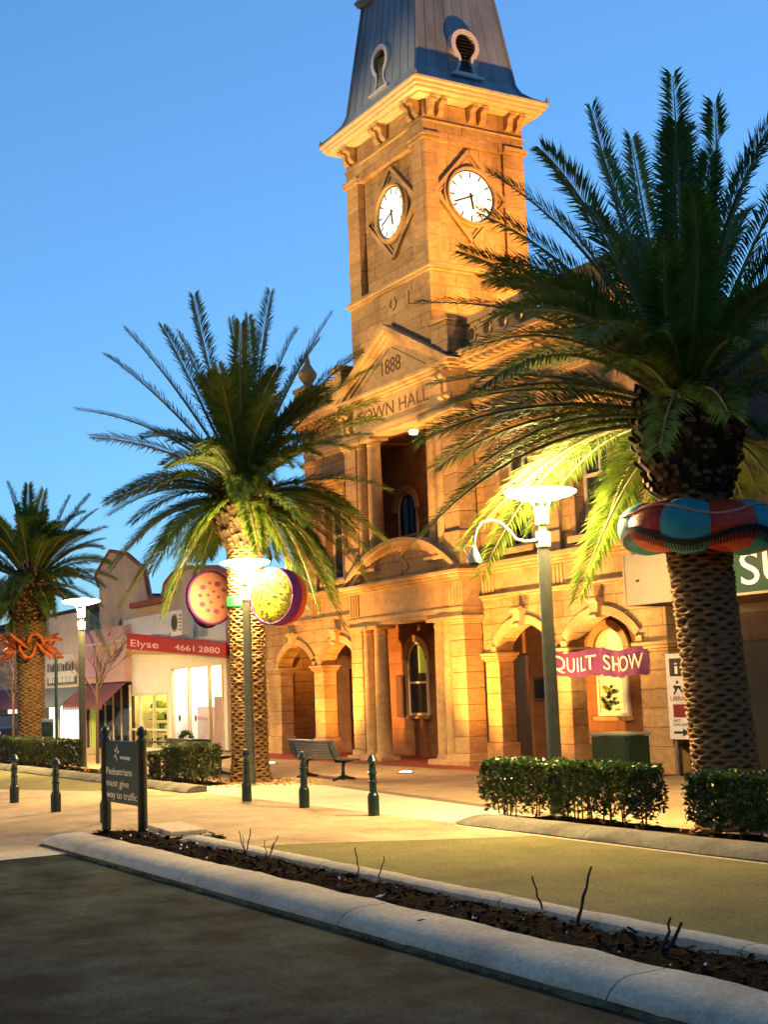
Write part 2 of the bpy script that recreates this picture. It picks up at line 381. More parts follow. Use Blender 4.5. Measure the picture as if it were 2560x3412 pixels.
def ring(mb, c, nrm, r0, r1, d, n=32):
    c = Vector(c); nrm = Vector(nrm).normalized(); u = nrm.cross(Vector((0, 0, 1))).normalized(); w = u.cross(nrm)
    P = lambda r, i, h: c + (u * cos(2 * pi * i / n) + w * sin(2 * pi * i / n)) * r + nrm * h
    v = [P(r0, i, 0) for i in range(n)] + [P(r1, i, 0) for i in range(n)] + [P(r0, i, d) for i in range(n)] + [P(r1, i, d) for i in range(n)]
    f = []
    for i in range(n):
        j = (i + 1) % n
        f += [(i, j, n + j, n + i), (2 * n + i, 3 * n + i, 3 * n + j, 2 * n + j), (i, 2 * n + i, 2 * n + j, j), (n + i, n + j, 3 * n + j, 3 * n + i)]
    return mb.add(v, f)
def bar(mb, p, q, w, h, nrm):
    """rectangular bar from p to q, width w across, height h along nrm"""
    p, q, nrm = Vector(p), Vector(q), Vector(nrm).normalized(); t = (q - p).normalized(); s = t.cross(nrm) * (w / 2)
    v = [p - s, p + s, p + s + nrm * h, p - s + nrm * h, q - s, q + s, q + s + nrm * h, q - s + nrm * h]
    return mb.add(v, [(0, 3, 2, 1), (4, 5, 6, 7), (0, 1, 5, 4), (1, 2, 6, 5), (2, 3, 7, 6), (3, 0, 4, 7)])

# ------------------------------------------------------------------ ground, road, pavement
def gz(x): return 0.0 if x > -18 else (max(x, -60) + 18) * 0.035
XB = [-900, -60, -18, 60, 600]
def sheet(name, x0, x1, y0, y1, z, m):
    xs = [x0] + [b for b in XB if x0 < b < x1] + [x1]; mb = MB()
    v = []; f = []
    for x in xs: v += [(x, y0, gz(x) + z), (x, y1, gz(x) + z)]
    for i in range(len(xs) - 1): f.append((2 * i, 2 * i + 2, 2 * i + 3, 2 * i + 1))
    return struct(mb.add(v, f).build(name, m))
def poly(name, pts, z, m):
    return struct(MB().add([(x, y, z) for x, y in pts], [tuple(range(len(pts)))]).build(name, m))
sheet('ground', -900, 600, -700, 800, 0.0, 'asphalt')
sheet('road', -120, 80, -11.4, -7.6, 0.004, 'lane')
poly('crossing', [(-4.6, -19.5), (9.2, -19.5), (9.2, -11.6), (11.4, -11.5), (11.5, -10.55), (13.1, -8.2), (13.3, -7.55), (-0.4, -7.55), (-1.0, -9.1), (-4.0, -10.3), (-4.6, -13)], 0.008, 'paving')
poly('gutter', [(9.205, -19.5), (10.15, -19.5), (10.15, -13.05), (9.205, -12.98)], 0.010, 'concrete')
sheet('pavement', -120, 80, -7.55, 0.4, 0.004, 'footpath')
poly('paving_apron', [(-0.2, -7.7), (11.6, -7.7), (11.6, -6.35), (9.6, -6.05), (2.9, -5.3), (-0.2, -5.0)], 0.012, 'paveband')
poly('paving_border', [(9.6, -6.05), (11.6, -6.35), (11.6, -6.1), (9.65, -5.8), (2.95, -5.05), (2.9, -5.3)], 0.016, 'dkband')
poly('loggia_floor', [(-12.6, -0.85), (6.8, -0.85), (6.8, 2.2), (-12.6, 2.2)], 0.014, 'red_tile')

def kerb_run(name, segs, prof, taper=None, m_k='concrete'):
    k = bpy.data.objects.new(name, None); COL.objects.link(k); struct(k)
    for i, (a, b) in enumerate(segs):
        mb = MB(); n = max(2, int((b - a) / 0.12)); m = len(prof); v = []; f = []
        for j in range(n + 1):
            x = a + 0.008 + (b - a - 0.016) * j / n
            s = 1.0
            if taper:
                t0, t1 = taper; s = min(1, max(0.04, (x - t0) / (t1 - t0)))
            for (py, pz) in prof:
                w = 0.010 * mnoise.noise((x * 1.7, py * 3, pz * 5)) + 0.004 * mnoise.noise((x * 9, py * 9, pz * 9))
                c = prof[-1][0]
                v.append((x, c + (py - c) * (0.55 + 0.45 * s) + w * (pz > 0), gz(x) + max(0, pz) * s + w * (pz > 0.02) + (pz if pz < 0 else 0)))
        for j in range(n):
            f += [(j * m + q, j * m + q + 1, (j + 1) * m + q + 1, (j + 1) * m + q) for q in range(m - 1)]
        f += [tuple(range(m)), tuple(range((n + 1) * m - 1, n * m - 1, -1))]
        mb.add(v, f); mb.build('kerb_stone', m_k, k, auto=50)
    return k
near_prof = [(-13.06, -0.02), (-13.06, 0.045), (-13.03, 0.085), (-12.97, 0.13), (-12.9, 0.155), (-12.84, 0.163), (-12.56, 0.168), (-12.52, 0.145), (-12.5, 0.0)]
kerb_run('median_kerb', [(7.95, 10.35), (10.35, 13.9), (13.9, 17.5), (17.5, 21.0), (21.0, 24.5), (24.5, 28.0), (28, 31.5), (31.5, 35)], near_prof, (7.9, 9.0))
far_prof = [(-11.36, -0.02), (-11.36, 0.06), (-11.40, 0.12), (-11.44, 0.135), (-11.58, 0.135), (-11.62, 0.11), (-11.63, 0.0)]
kerb_run('median_kerb', [(10.15, 12.2), (12.2, 14.4), (14.4, 17.8), (17.8, 20.7), (20.7, 24.2), (24.2, 27.7), (27.7, 35)], far_prof, (9.9, 10.6))
foot_prof = [(-7.78, -0.02), (-7.78, 0.03), (-7.70, 0.09), (-7.60, 0.13), (-7.52, 0.14), (-7.34, 0.14), (-7.30, 0.11), (-7.30, 0.0)]
kerb_run('footpath_kerb', [(10.9, 14.1), (14.1, 17.4), (17.4, 20.8), (20.8, 24), (24, 28), (28, 34), (34, 44)], foot_prof, (10.8, 11.35), 'oldkerb')
left_prof = [(y - 0.25, z) for y, z in foot_prof]
lk = kerb_run('footpath_kerb', [(-60, -40), (-40, -18), (-18, -12), (-12, -8.2), (-8.2, -4.6), (-4.6, -1.2), (-1.2, 1.6)], left_prof, None, 'oldkerb')
sheet('gutter_strip', 11.3, 60, -7.86, -7.775, 0.010, 'paveband')
# moss and dirt on the kerb foot
mv = []; mf = []; nm_ = 420
for i in range(nm_ + 1):
    x = 8.9 + 17.5 * i / nm_; h = 0.018 + 0.045 * max(0, mnoise.noise((x * 1.1, 3, 0)) + 0.25) + 0.014 * mnoise.noise((x * 11, 0, 5)); w = 0.03 + 0.05 * max(0, mnoise.noise((x * 1.9, 9, 0)) + .2)
    mv += [(x, -13.062 - w, 0.003), (x, -13.066, min(0.034, max(.006, h))), (x, -13.064 + max(0, h - 0.034) * 1.4, 0.038 + max(0, h - 0.034) * 0.75)]
for i in range(nm_): mf += [(3 * i, 3 * i + 3, 3 * i + 4, 3 * i + 1), (3 * i + 1, 3 * i + 4, 3 * i + 5, 3 * i + 2)]
MB().add(mv, mf).build('kerb_moss', 'moss', kind='stuff')
mb = MB(); rr = random.Random(3)
for i in range(9000):
    x = rr.uniform(8.8, 26); d = abs(rr.gauss(0, 0.028)) * (0.6 + mnoise.noise((x * 1.3, 0, 0)) ** 2 * 3); y = -13.065 - d
    s = rr.uniform(0.008, 0.024); a = rr.uniform(0, 3)
    mb.add([(x, y, 0.003), (x + s * cos(a), y + s * sin(a) * 0.6, 0.003), (x + s * 0.4, y + s * 0.3, 0.003 + s)], [(0, 1, 2)])
mb.build('kerb_dirt', 'moss', kind='stuff')
def mulch(name, x0, x1, y0, y1, zc, m='mulch', chips=0, cm='chip', seed=1):
    mb = MB(); nx = int((x1 - x0) / 0.12); ny = max(6, int((y1 - y0) / 0.1)); v = []; f = []
    for i in range(nx + 1):
        for j in range(ny + 1):
            x = x0 + (x1 - x0) * i / nx; y = y0 + (y1 - y0) * j / ny; e = min(j, ny - j, i, nx - i)
            h = zc * min(1, 0.35 + e * 0.22) + 0.045 * mnoise.noise((x * 2.2, y * 2.2, seed)) + 0.03 * mnoise.noise((x * 8, y * 8, seed))
            v.append((x, y, gz(x) + max(0.02, h)))
    for i in range(nx):
        for j in range(ny):
            a = i * (ny + 1) + j; f.append((a, a + ny + 1, a + ny + 2, a + 1))
    mb.add(v, f); g = struct(mb.build(name, m, smooth=True))
    if chips:
        r = random.Random(seed); mb = MB()
        for _ in range(chips):
            i = r.randrange(nx * (ny + 1)); p = v[i]
            p = Vector(p) + Vector((r.uniform(-.08, .08), r.uniform(-.06, .06), 0.012)); a = r.uniform(0, 6.3); L = r.uniform(0.012, 0.05); W = L * r.uniform(0.25, 0.6)
            d = Vector((cos(a), sin(a), r.uniform(-.5, .7))) * L; s = Vector((-sin(a), cos(a), r.uniform(-.3, .3))) * W
            mb.quad(p - d - s, p + d - s, p + d + s, p - d + s)
        o = mb.build('bark_mulch', cm, kind='stuff')
        o['label'] = 'loose bark chips covering the planting bed'; o['category'] = 'mulch'
    return g
mulch('median_soil', 8.45, 34, -12.53, -11.61, 0.11, chips=5200, seed=2)
mulch('median_soil', 8.6, 10.2, -11.62, -10.85, 0.05, chips=250, seed=9)
mulch('bed_soil', 11.5, 40, -7.31, -6.25, 0.07, 'mulch', chips=900, cm='chip2', seed=5)
mulch('bed_soil', -22, 0.1, -7.56, -6.35, 0.07, 'mulch', chips=700, cm='chip2', seed=6)
# pale stone crumbs in the median soil
mb = MB(); r = random.Random(11)
for i in range(40):
    x = r.uniform(8.7, 24); y = r.uniform(-12.45, -11.7); s = r.uniform(0.008, 0.02)
    z = 0.14 + 0.03 * mnoise.noise((x * 8, y * 8, 2))
    mb.add([(x - s, y, z), (x + s, y - s, z), (x, y + s, z), (x, y, z + s)], [(0, 1, 3), (1, 2, 3), (2, 0, 3)])
o = mb.build('stone_crumbs', 'white', kind='stuff')

# ------------------------------------------------------------------ town hall
TH = thing('town_hall', 'two-storey sandstone town hall with clock tower, columned portal and arched loggias', 'town hall')
CX = -2.9
def wall_holes(mb, x0, x1, z0, z1, holes, y0, y1):
    xs = sorted({x0, x1, *[h[0] for h in holes], *[h[1] for h in holes]}); zs = sorted({z0, z1, *[h[2] for h in holes], *[h[3] for h in holes]})
    for i in range(len(xs) - 1):
        for j in range(len(zs) - 1):
            cxm, czm = (xs[i] + xs[i + 1]) / 2, (zs[j] + zs[j + 1]) / 2
            if any(h[0] < cxm < h[1] and h[2] < czm < h[3] for h in holes): continue
            mb.box(xs[i], xs[i + 1], y0, y1, zs[j], zs[j + 1])
    return mb
def arch_z(x, a, b, spring, rise):
    c, w = (a + b) / 2, (b - a) / 2
    if rise >= w: return spring + math.sqrt(max(0, w * w - (x - c) ** 2)) * rise / w
    R = (w * w + rise * rise) / (2 * rise); return spring + math.sqrt(max(0, R * R - (x - c) ** 2)) - (R - rise)
def arched_wall(mb, x0, x1, z0, z1, ops, y0, y1, n=16):
    """wall whose lower edge rises over arched openings (a, b, spring, rise)"""
    pts = [(x0, z0)]
    for a, b, sp, ri in ops:
        pts.append((a, z0)); pts.append((a, sp))
        for k in range(1, n): x = a + (b - a) * k / n; pts.append((x, arch_z(x, a, b, sp, ri)))
        pts.append((b, sp)); pts.append((b, z0))
    pts.append((x1, z0))
    for (xa, za), (xb, zb) in zip(pts, pts[1:]):
        if abs(xa - xb) < 1e-6:
            mb.quad((xa, y0, za), (xa, y1, za), (xb, y1, zb), (xb, y0, zb)); continue
        for y in (y0, y1): mb.quad((xa, y, za), (xb, y, zb), (xb, y, z1), (xa, y, z1))
        mb.quad((xa, y0, za), (xb, y0, zb), (xb, y1, zb), (xa, y1, za))
        mb.quad((xa, y0, z1), (xb, y0, z1), (xb, y1, z1), (xa, y1, z1))
    for x in (x0, x1): mb.quad((x, y0, z0), (x, y1, z0), (x, y1, z1), (x, y0, z1))
    return mb
def moulding(mb, x0, x1, ysteps, yb, ends=True):
    """stack of (z0, z1, yfront) slabs; the ends step out by the same amount"""
    base = max(s[2] for s in ysteps)
    for z0, z1, yf in ysteps:
        e = (base - yf) if ends else 0
        mb.box(x0 - e, x1 + e, yf, yb, z0, z1, 0.012)
    return mb
def blocks(parent, x0, x1, y0, y1, zs, c=0.014, plinth=True):
    for i in range(len(zs) - 1):
        e = 0.045 if (plinth and i == 0) else 0.0
        MB().box(x0 - e, x1 + e, y0 - e, y1 + e, zs[i] + 0.005, zs[i + 1] - 0.005, c).build('stone_block', 'block', parent)
def pier(x0, x1, y0, y1, z0, z1, h, plinth=0.55, cap=True):
    core = MB().box(x0 + 0.025, x1 - 0.025, y0 + 0.025, y1 - 0.025, z0, z1).build('pier', 'block', TH)
    zs = [z0, z0 + plinth]; n = max(1, round((z1 - z0 - plinth) / h))
    zs += [z0 + plinth + (z1 - z0 - plinth) * k / n for k in range(1, n + 1)]
    blocks(core, x0, x1, y0, y1, zs)
    if cap:
        cb = MB()
        for dz0, dz1, e in ((0.0, 0.05, 0.03), (0.053, 0.12, 0.07), (0.123, 0.2, 0.11)):
            cb.box(x0 - e, x1 + e, y0 - e, y1 + e, z1 + dz0, z1 + dz1, 0.012)
        cb.build('capital', 'trim', core)
    return core
# ground floor piers, mirrored about the portal
for a, b in ((0.06, 0.63), (2.79, 3.41), (5.76, 6.67)):
    pier(a, b, 0.55, 1.0, 0, 2.52, 0.39)
    pier(2 * CX - b, 2 * CX - a, 0.55, 1.0, 0, 2.52, 0.39)
ops = [(0.63, 2.79, 2.86, 0.5), (3.41, 5.76, 2.86, 0.52)]
mops = [(2 * CX - b, 2 * CX - a, s, r) for a, b, s, r in ops][::-1]
arched_wall(MB(), 0.02, 6.67, 2.72, 4.1, ops, 0.55, 1.0).build('wall', 'stone', TH)
arched_wall(MB(), 2 * CX - 6.67, 2 * CX - 0.02, 2.72, 4.1, mops, 0.55, 1.0).build('wall', 'stone', TH)
def archivolt(a, b, sp, ri, y, th=0.2, proud=0.07, n=18, drop=0.14):
    mb = MB(); prev = None
    for k in range(n + 1):
        x = a + (b - a) * k / n; z = arch_z(x, a, b, sp, ri)
        c = (a + b) / 2; w = (b - a) / 2; R = (w * w + ri * ri) / (2 * ri); cz = sp + ri - R
        d = Vector((x - c, 0, z - cz)).normalized() * th
        cur = (Vector((x, y, z + 0.002)), Vector((x, y, z)) + d)
        if prev:
            p0, p1 = prev; q0, q1 = cur; o = Vector((0, -proud, 0))
            mb.quad(p0 + o, q0 + o, q1 + o, p1 + o); mb.quad(p1 + o, q1 + o, q1, p1); mb.quad(p0, q0, q0 + o, p0 + o)
        prev = cur
    for x, sg in ((a, -1), (b, 1)):
        mb.box(min(x, x + sg * th), max(x, x + sg * th), y - proud, y - 0.003, sp - drop, sp - 0.002)
    av = mb.build('archivolt', 'trim', TH)
    c = (a + b) / 2; zc = sp + ri
    kb = MB().prism([(c - 0.11, zc - 0.06), (c + 0.11, zc - 0.06), (c + 0.17, zc + 0.36), (c - 0.17, zc + 0.36)], 'y', y - 0.2, y - 0.004)
    kb.tube([(c - 0.17, y - 0.2, zc + 0.34), (c + 0.17, y - 0.2, zc + 0.34)], 0.07, 10)
    kb.tube([(c - 0.12, y - 0.2, zc - 0.02), (c + 0.12, y - 0.2, zc - 0.02)], 0.05, 10)
    kb.build('keystone', 'trim', av)
for a, b, s, r in ops + mops: archivolt(a, b, s, r, 0.55)
# ground floor entablature of the wings
def wing_entab(x0, x1):
    mb = MB()
    moulding(mb, x0, x1, [(4.03, 4.075, 0.50), (4.078, 4.14, 0.46)], 1.0, False)
    mb.box(x0, x1, 0.55, 1.0, 4.143, 4.66)
    moulding(mb, x0, x1, [(4.663, 4.72, 0.5), (4.723, 4.80, 0.42), (4.803, 4.92, 0.30)], 1.0, False)
    return mb.build('cornice', 'trim', TH)
ce = wing_entab(0.03, 6.67); cw = wing_entab(2 * CX - 6.67, 2 * CX - 0.03)
for xc in (0.35, 3.1, 6.2, 2 * CX - 0.35, 2 * CX - 3.1, 2 * CX - 6.2):
    for k in range(4):
        x = xc - 0.21 + 0.14 * k
        MB().box(x - 0.045, x + 0.045, 0.515, 0.549, 4.16, 4.64, 0.01).build('flute', 'trim', ce if xc > 0 else cw)
# loggia back wall with doors and windows, ceiling and end walls
bw = MB()
wall_holes(bw, -12.4, 6.6, 0, 4.0, [(-5.95, -4.9, 1.15, 2.75), (2.6, 3.72, 1.12, 2.6), (-0.9, -0.15, 0.0, 2.7), (-9.6, -8.6, 0.0, 2.6)], 2.0, 2.3)
BW = bw.build('loggia_wall', 'inner', TH)
MB().box(-12.4, 6.6, 1.003, 2.3, 4.003, 4.1).build('loggia_ceiling', 'inner', TH)
MB().box(6.3, 6.6, 1.003, 2.0, 0, 4.0).build('end_wall', 'stone', TH)
MB().box(-12.4, -12.1, 1.003, 2.0, 0, 4.0).build('end_wall', 'stone', TH)
def arched_window(x0, x1, z0, zs, y, upper, lower, parent=TH, sill=True, fmat='white'):
    """sash window with a round head built into the wall at y"""
    w = (x1 - x0) / 2; c = (x0 + x1) / 2; t = 0.07; mb = MB()
    mb.box(x0, x0 + t, y - 0.02, y + 0.1, z0, zs); mb.box(x1 - t, x1, y - 0.02, y + 0.1, z0, zs)
    mb.box(x0 + t, x1 - t, y - 0.02, y + 0.1, z0, z0 + t); mb.box(x0 + t, x1 - t, y - 0.03, y + 0.09, (z0 + zs) / 2 + 0.12, (z0 + zs) / 2 + 0.18)
    n = 14
    for k in range(n):
        a0, a1 = pi * k / n, pi * (k + 1) / n
        q = [(c - cos(a) * rr_, zs + sin(a) * rr_) for a, rr_ in ((a0, w), (a1, w), (a1, w - t), (a0, w - t))]
        mb.prism(q, 'y', y - 0.02, y + 0.1)
    fr = mb.build('window', fmat, parent)
    MB().box(x0 + t, x1 - t, y + 0.02, y + 0.03, z0 + t, (z0 + zs) / 2 + 0.12).build('pane', lower, fr)
    pts = [(x0 + t, (z0 + zs) / 2 + 0.18), (x1 - t, (z0 + zs) / 2 + 0.18)] + [(c + cos(pi * k / n) * (w - t), zs + sin(pi * k / n) * (w - t)) for k in range(n + 1)]
    MB().prism(pts, 'y', y + 0.02, y + 0.028).build('pane', upper, fr)
    if sill: MB().box(x0 - 0.1, x1 + 0.1, y - 0.1, y + 0.02, z0 - 0.1, z0 - 0.005, 0.01).build('sill', 'trim', fr)
    # spandrel above the spring inside the wall hole, and the surround
    pr = MB()
    for k in range(n):
        a0, a1 = pi * k / n, pi * (k + 1) / n
        q = [(c - cos(a) * rr_, zs + sin(a) * rr_) for a, rr_ in ((a0, w + 0.2), (a1, w + 0.2), (a1, w + 0.01), (a0, w + 0.01))]
        pr.prism(q, 'y', y - 0.1, y - 0.04)
    pr.build('surround', 'trim', fr)
    return fr
pw_ = arched_window(-5.95, -4.9, 1.15, 2.72, 1.96, 'glass', 'glass')
MB().prism([(-5.4, 2.35), (-5.02, 2.35), (-5.02, 2.85), (-5.12, 3.02), (-5.25, 3.1), (-5.4, 3.14)], 'y', 1.972, 1.977).build('green_glow_patch', 'greenpane', pw_)  # self-lit patch puts a green reflection on the dark glass
fr = arched_window(2.6, 3.72, 1.12, 2.58, 1.96, 'litpane', 'litpane')
wr = random.Random(14)
for k in range(26):
    x = wr.uniform(2.75, 3.5); z = 1.25 + abs(wr.gauss(0, .38)) * (1 - abs(x - 3.1)); sx = wr.uniform(.03, .075)
    MB().lathe([(0.005, -sx), (sx * .8, -sx * .5), (sx, 0), (sx * .8, sx * .5), (0.005, sx)], 9, x, 1.93, min(2.1, z), cap=False).build('display', wr.choice(['goods', 'darkdot', 'yellow', 'darkdot', 'lime', 'darkwood']), fr, smooth=True)
MB().box(-0.88, -0.17, 2.06, 2.1, 0.02, 2.66).build('door', 'darkwood', TH)
MB().box(-9.58, -8.62, 2.06, 2.1, 0.02, 2.56).build('door', 'darkwood', TH)
nb = MB().box(0.1, 0.85, 1.94, 1.99, 1.5, 2.1, 0.01).build('notice_board', 'darkwood', TH)
MB().box(0.16, 0.79, 1.93, 1.937, 1.56, 2.04).build('glazing', 'glass', nb)
pb = MB().box(-6.7, -6.25, 1.95, 1.99, 1.1, 2.3, 0.01).build('poster', 'brownsoffit', TH)
# side stretch of wall beyond the left pier
MB().box(-16.2, -12.52, 0.75, 1.2, 0, 4.6).build('side_wall', 'stone', TH)
# main body behind
MB().box(-9.3, 6.62, 2.31, 12, 0.0, 10.28).build('rear_block', 'stone', TH)
MB().box(-12.4, -9.3, 2.31, 12, 0.0, 4.9).build('rear_block', 'stone', TH)
MB().box(-12.4, 6.6, 1.0, 2.31, 4.103, 4.9).build('floor_slab', 'inner', TH)
# --- portal
def column(x, y, r, z0, z1):
    h = z1 - z0
    prof = [(r * 1.28, 0), (r * 1.28, 0.05), (r * 1.2, 0.07), (r * 1.2, 0.11), (r * 1.04, 0.14), (r, 0.18)]
    n = 8
    for k in range(1, n + 1):
        t = k / n; prof.append((r * (1 - 0.14 * t ** 1.8), 0.18 + (h - 0.52) * t))
    zt = 0.18 + h - 0.52
    prof += [(r * 0.93, zt + 0.01), (r * 0.93, zt + 0.05), (r * 0.87, zt + 0.06), (r * 0.87, zt + 0.15), (r * 1.0, zt + 0.18), (r * 1.22, zt + 0.24)]
    col = MB().lathe(prof, 28, x, y, z0 + 0.1).build('column', 'trim', TH, auto=35)
    MB().box(x - r * 1.4, x + r * 1.4, y - r * 1.4, y + r * 1.4, z0, z0 + 0.1, 0.01).build('plinth', 'trim', col)
    MB().box(x - r * 1.42, x + r * 1.42, y - r * 1.42, y + r * 1.42, z1 - 0.1, z1 - 0.004, 0.01).build('abacus', 'trim', col)
    return col
for z0, z1 in ((0, 3.68), (5.15, 8.9)):
    column(-4.44, 0.2, 0.215, z0, z1); column(-1.36, 0.2, 0.2, z0, z1); column(-4.93, 0.1, 0.165, z0, z1); column(-0.86, 0.1, 0.165, z0, z1)
for a, b in ((-0.64, 0.0), (-5.8, -5.16)):
    pier(a, b, 0.0, 0.548, 0, 3.48, 0.42, 0.3)
    pier(a, b, 0.0, 0.548, 4.9, 8.7, 0.46, 0.9)
MB().box(-6.0, -5.0, -0.12, 0.545, 0, 0.14, 0.015).build('step', 'trim', TH); MB().box(-1.75, 0.14, -0.12, 0.545, 0, 0.14, 0.015).build('step', 'trim', TH)
MB().box(-4.75, -4.12, -0.12, 0.5, 0, 0.13, 0.015).build('step', 'trim', TH)
def portal_entab(z, name, frieze_h):
    mb = MB(); a, b = -5.82, 0.02
    mb.box(a, b, -0.03, 0.56, z, z + 0.1, 0.01); mb.box(a, b, -0.05, 0.56, z + 0.103, z + 0.22, 0.01)
    mb.box(a + 0.02, b - 0.02, -0.01, 0.56, z + 0.223, z + 0.223 + frieze_h)
    t = z + 0.226 + frieze_h
    moulding(mb, a + 0.02, b - 0.02, [(t, t + 0.06, -0.06), (t + 0.063, t + 0.14, -0.14), (t + 0.143, t + 0.24, -0.24)], 0.56)
    return mb.build(name, 'trim', TH), t + 0.24
pe, zt1 = portal_entab(3.68, 'portal_entablature', 0.68)
for xc in (-0.32, -5.48):
    for k in range(4):
        x = xc - 0.21 + 0.14 * k
        MB().box(x - 0.045, x + 0.045, -0.045, -0.012, 3.94, 4.56, 0.01).build('flute', 'trim', pe)
# segmental pediment over the door
def seg_ped(z0, half, rise, th, yf, yb):
    R = (half * half + rise * rise) / (2 * rise); cz = z0 + rise - R; n = 28; a0 = math.asin(half / R); mb = MB(); out = []; inn = []
    for k in range(n + 1):
        a = -a0 + 2 * a0 * k / n
        out.append((CX + R * sin(a), cz + R * cos(a))); inn.append((CX + (R - th) * sin(a), max(z0 + 0.002, cz + (R - th) * cos(a))))
    for k in range(n):
        mb.prism([inn[k], out[k], out[k + 1], inn[k + 1]], 'y', yf, yb)
        m1 = [tuple(Vector(p).lerp(Vector(q), 0.55)) for p, q in ((inn[k], out[k]), (inn[k + 1], out[k + 1]))]
        mb.prism([m1[0], out[k], out[k + 1], m1[1]], 'y', yf - 0.1, yf - 0.003)
    ped = mb.build('segmental_pediment', 'trim', TH)
    MB().prism([(p[0], p[1] - 0.005) for p in inn], 'y', yf + 0.16, yb - 0.02).build('tympanum', 'stone', ped)
    e = MB()
    pts = [(CX + 0.1 + 0.16 * sin(2.2 * pi * t) * (1 - 0.4 * t), yf + 0.14, z0 + 0.18 + 0.62 * t) for t in [k / 14 for k in range(15)]]
    e.tube(pts, [0.03 + 0.02 * sin(pi * k / 14) for k in range(15)], 8)
    e.tube([(CX - 0.12, yf + 0.14, z0 + 0.75), (CX, yf + 0.13, z0 + 0.82), (CX + 0.14, yf + 0.14, z0 + 0.76)], 0.035, 8)
    e.tube([(CX - 0.02, yf + 0.14, z0 + 0.2), (CX - 0.14, yf + 0.14, z0 + 0.12)], 0.03, 8)
    e.build('carved_emblem', 'gold', ped, smooth=True)
seg_ped(zt1 + 0.003, 3.02, 1.08, 0.27, -0.08, 0.45)
MB().box(-5.8, 0.0, 0.3, 0.98, zt1 + 0.005, 5.15).build('balcony_wall', 'stone', TH)
# upper loggia behind the upper columns
ub = MB(); wall_holes(ub, -9.2, 0.6, 4.9, 9.0, [(-6.2, -5.1, 5.3, 7.1)], 2.0, 2.3); ub.build('loggia_wall', 'inner', TH)
arched_window(-6.2, -5.1, 5.3, 7.08, 1.97, 'glass', 'glass', sill=False, fmat='cream')
MB().box(-9.2, 6.6, 0.56, 2.0, 9.0, 9.3).build('loggia_ceiling', 'inner', TH)
pl = MB().lathe([(0.02, -0.1), (0.1, -0.09), (0.13, -0.03), (0.1, 0)], 16, -3.5, 0.95, 8.995); pl.build('ceiling_light', emit('porch_lamp', (1, 0.55, 0.2), 14.0), TH, smooth=True)
ue, zt2 = portal_entab(8.9, 'upper_entablature', 0.74)
def scroll_bracket(x, y, z0, z1, w, d, parent, face='front', m='trim'):
    """console: S-curved profile standing out d from the wall"""
    h = z1 - z0; prof = [(0, 0)]
    for k in range(13):
        t = k / 12; prof.append((-(0.18 + 0.82 * t ** 1.3 + 0.22 * sin(2 * pi * t) * (1 - t)) * d, z0 - z0 + h * t))
    prof.append((0, h)); mb = MB()
    if face == 'front': mb.prism([(y + p, z0 + q) for p, q in prof], 'x', x - w / 2, x + w / 2)
    else: mb.prism([(y - p, z0 + q) for p, q in prof], 'y', x - w / 2, x + w / 2)
    if face == 'front':
        mb.tube([(x - w * .56, y - d * .8, z1 - h * .16), (x + w * .56, y - d * .8, z1 - h * .16)], h * .14, 10); mb.tube([(x - w * .56, y - d * .25, z0 + h * .12), (x + w * .56, y - d * .25, z0 + h * .12)], h * .1, 10)
    else:
        mb.tube([(y + d * .8, x - w * .56, z1 - h * .16), (y + d * .8, x + w * .56, z1 - h * .16)], h * .14, 10); mb.tube([(y + d * .25, x - w * .56, z0 + h * .12), (y + d * .25, x + w * .56, z0 + h * .12)], h * .1, 10)
    return mb.build('bracket', m, parent, auto=40)
for x in (-0.46, -0.16, -5.34, -5.64): scroll_bracket(x, -0.012, 9.16, 9.86, 0.17, 0.24, ue)
def fit_text(name, s, x0, x1, z, cap, y, m, parent, ext=0.01):
    t = text(name, s, cap / 0.7, m, parent, (0, 0, 0), 'front', ext)
    xs = [v.co.x for v in t.data.vertices]; a, b = min(xs), max(xs); k = (x1 - x0) / (b - a)
    for v in t.data.vertices: v.co.x = x0 + (v.co.x - a) * k; v.co.z += z; v.co.y += y
    return t
fit_text('carved_lettering', 'TOWN HALL', -4.95, -1.15, 9.32, 0.36, -0.014, 'carve', ue, 0.006)
# triangular pediment
zb = zt2 + 0.003; ap = 11.75; L0, R0 = -6.08, 0.28
ped = MB()
def rake(off0, off1, y0, y1):
    s = (ap - zb) / (CX - L0); k = math.sqrt(1 + s * s)
    for x_e in (L0, R0):
        p = [(x_e, zb - off0 * 0), (CX, ap)]
        a = [(x_e, zb + (-off0) * 0), (CX, ap - off0 * k), (CX, ap - off1 * k), (x_e + (off1 * k / s) * (1 if x_e < CX else -1), zb), (x_e + (off0 * k / s) * (1 if x_e < CX else -1), zb)]
        ped.prism(a[1:], 'y', y0, y1)
rake(0.0, 0.13, -0.3, 0.5); rake(0.133, 0.24, -0.2, 0.5); rake(0.243, 0.34, -0.1, 0.5)
PD = ped.build('triangular_pediment', 'trim', TH)
MB().prism([(L0 + 0.75, zb), (R0 - 0.75, zb), (CX, ap - 0.36)], 'y', -0.04, 0.5).build('tympanum', 'trim', PD)
fit_text('carved_date', '1888', -3.42, -2.42, zb + 0.32, 0.42, -0.044, 'carve', PD, 0.006)
tl = MB()
for p, q in (((CX - 1.75, zb + 0.16), (CX - .05, zb + 1.02)), ((CX + .05, zb + 1.02), (CX + 1.75, zb + 0.16))):
    bar(tl, (p[0], -0.04, p[1]), (q[0], -0.04, q[1]), 0.022, 0.008, (0, -1, 0))
tl.build('incised_line', 'carve', PD)
MB().box(-5.6, -0.2, 0.5, 2.31, zb, zb + 0.9).build('pediment_backing', 'stone', TH)
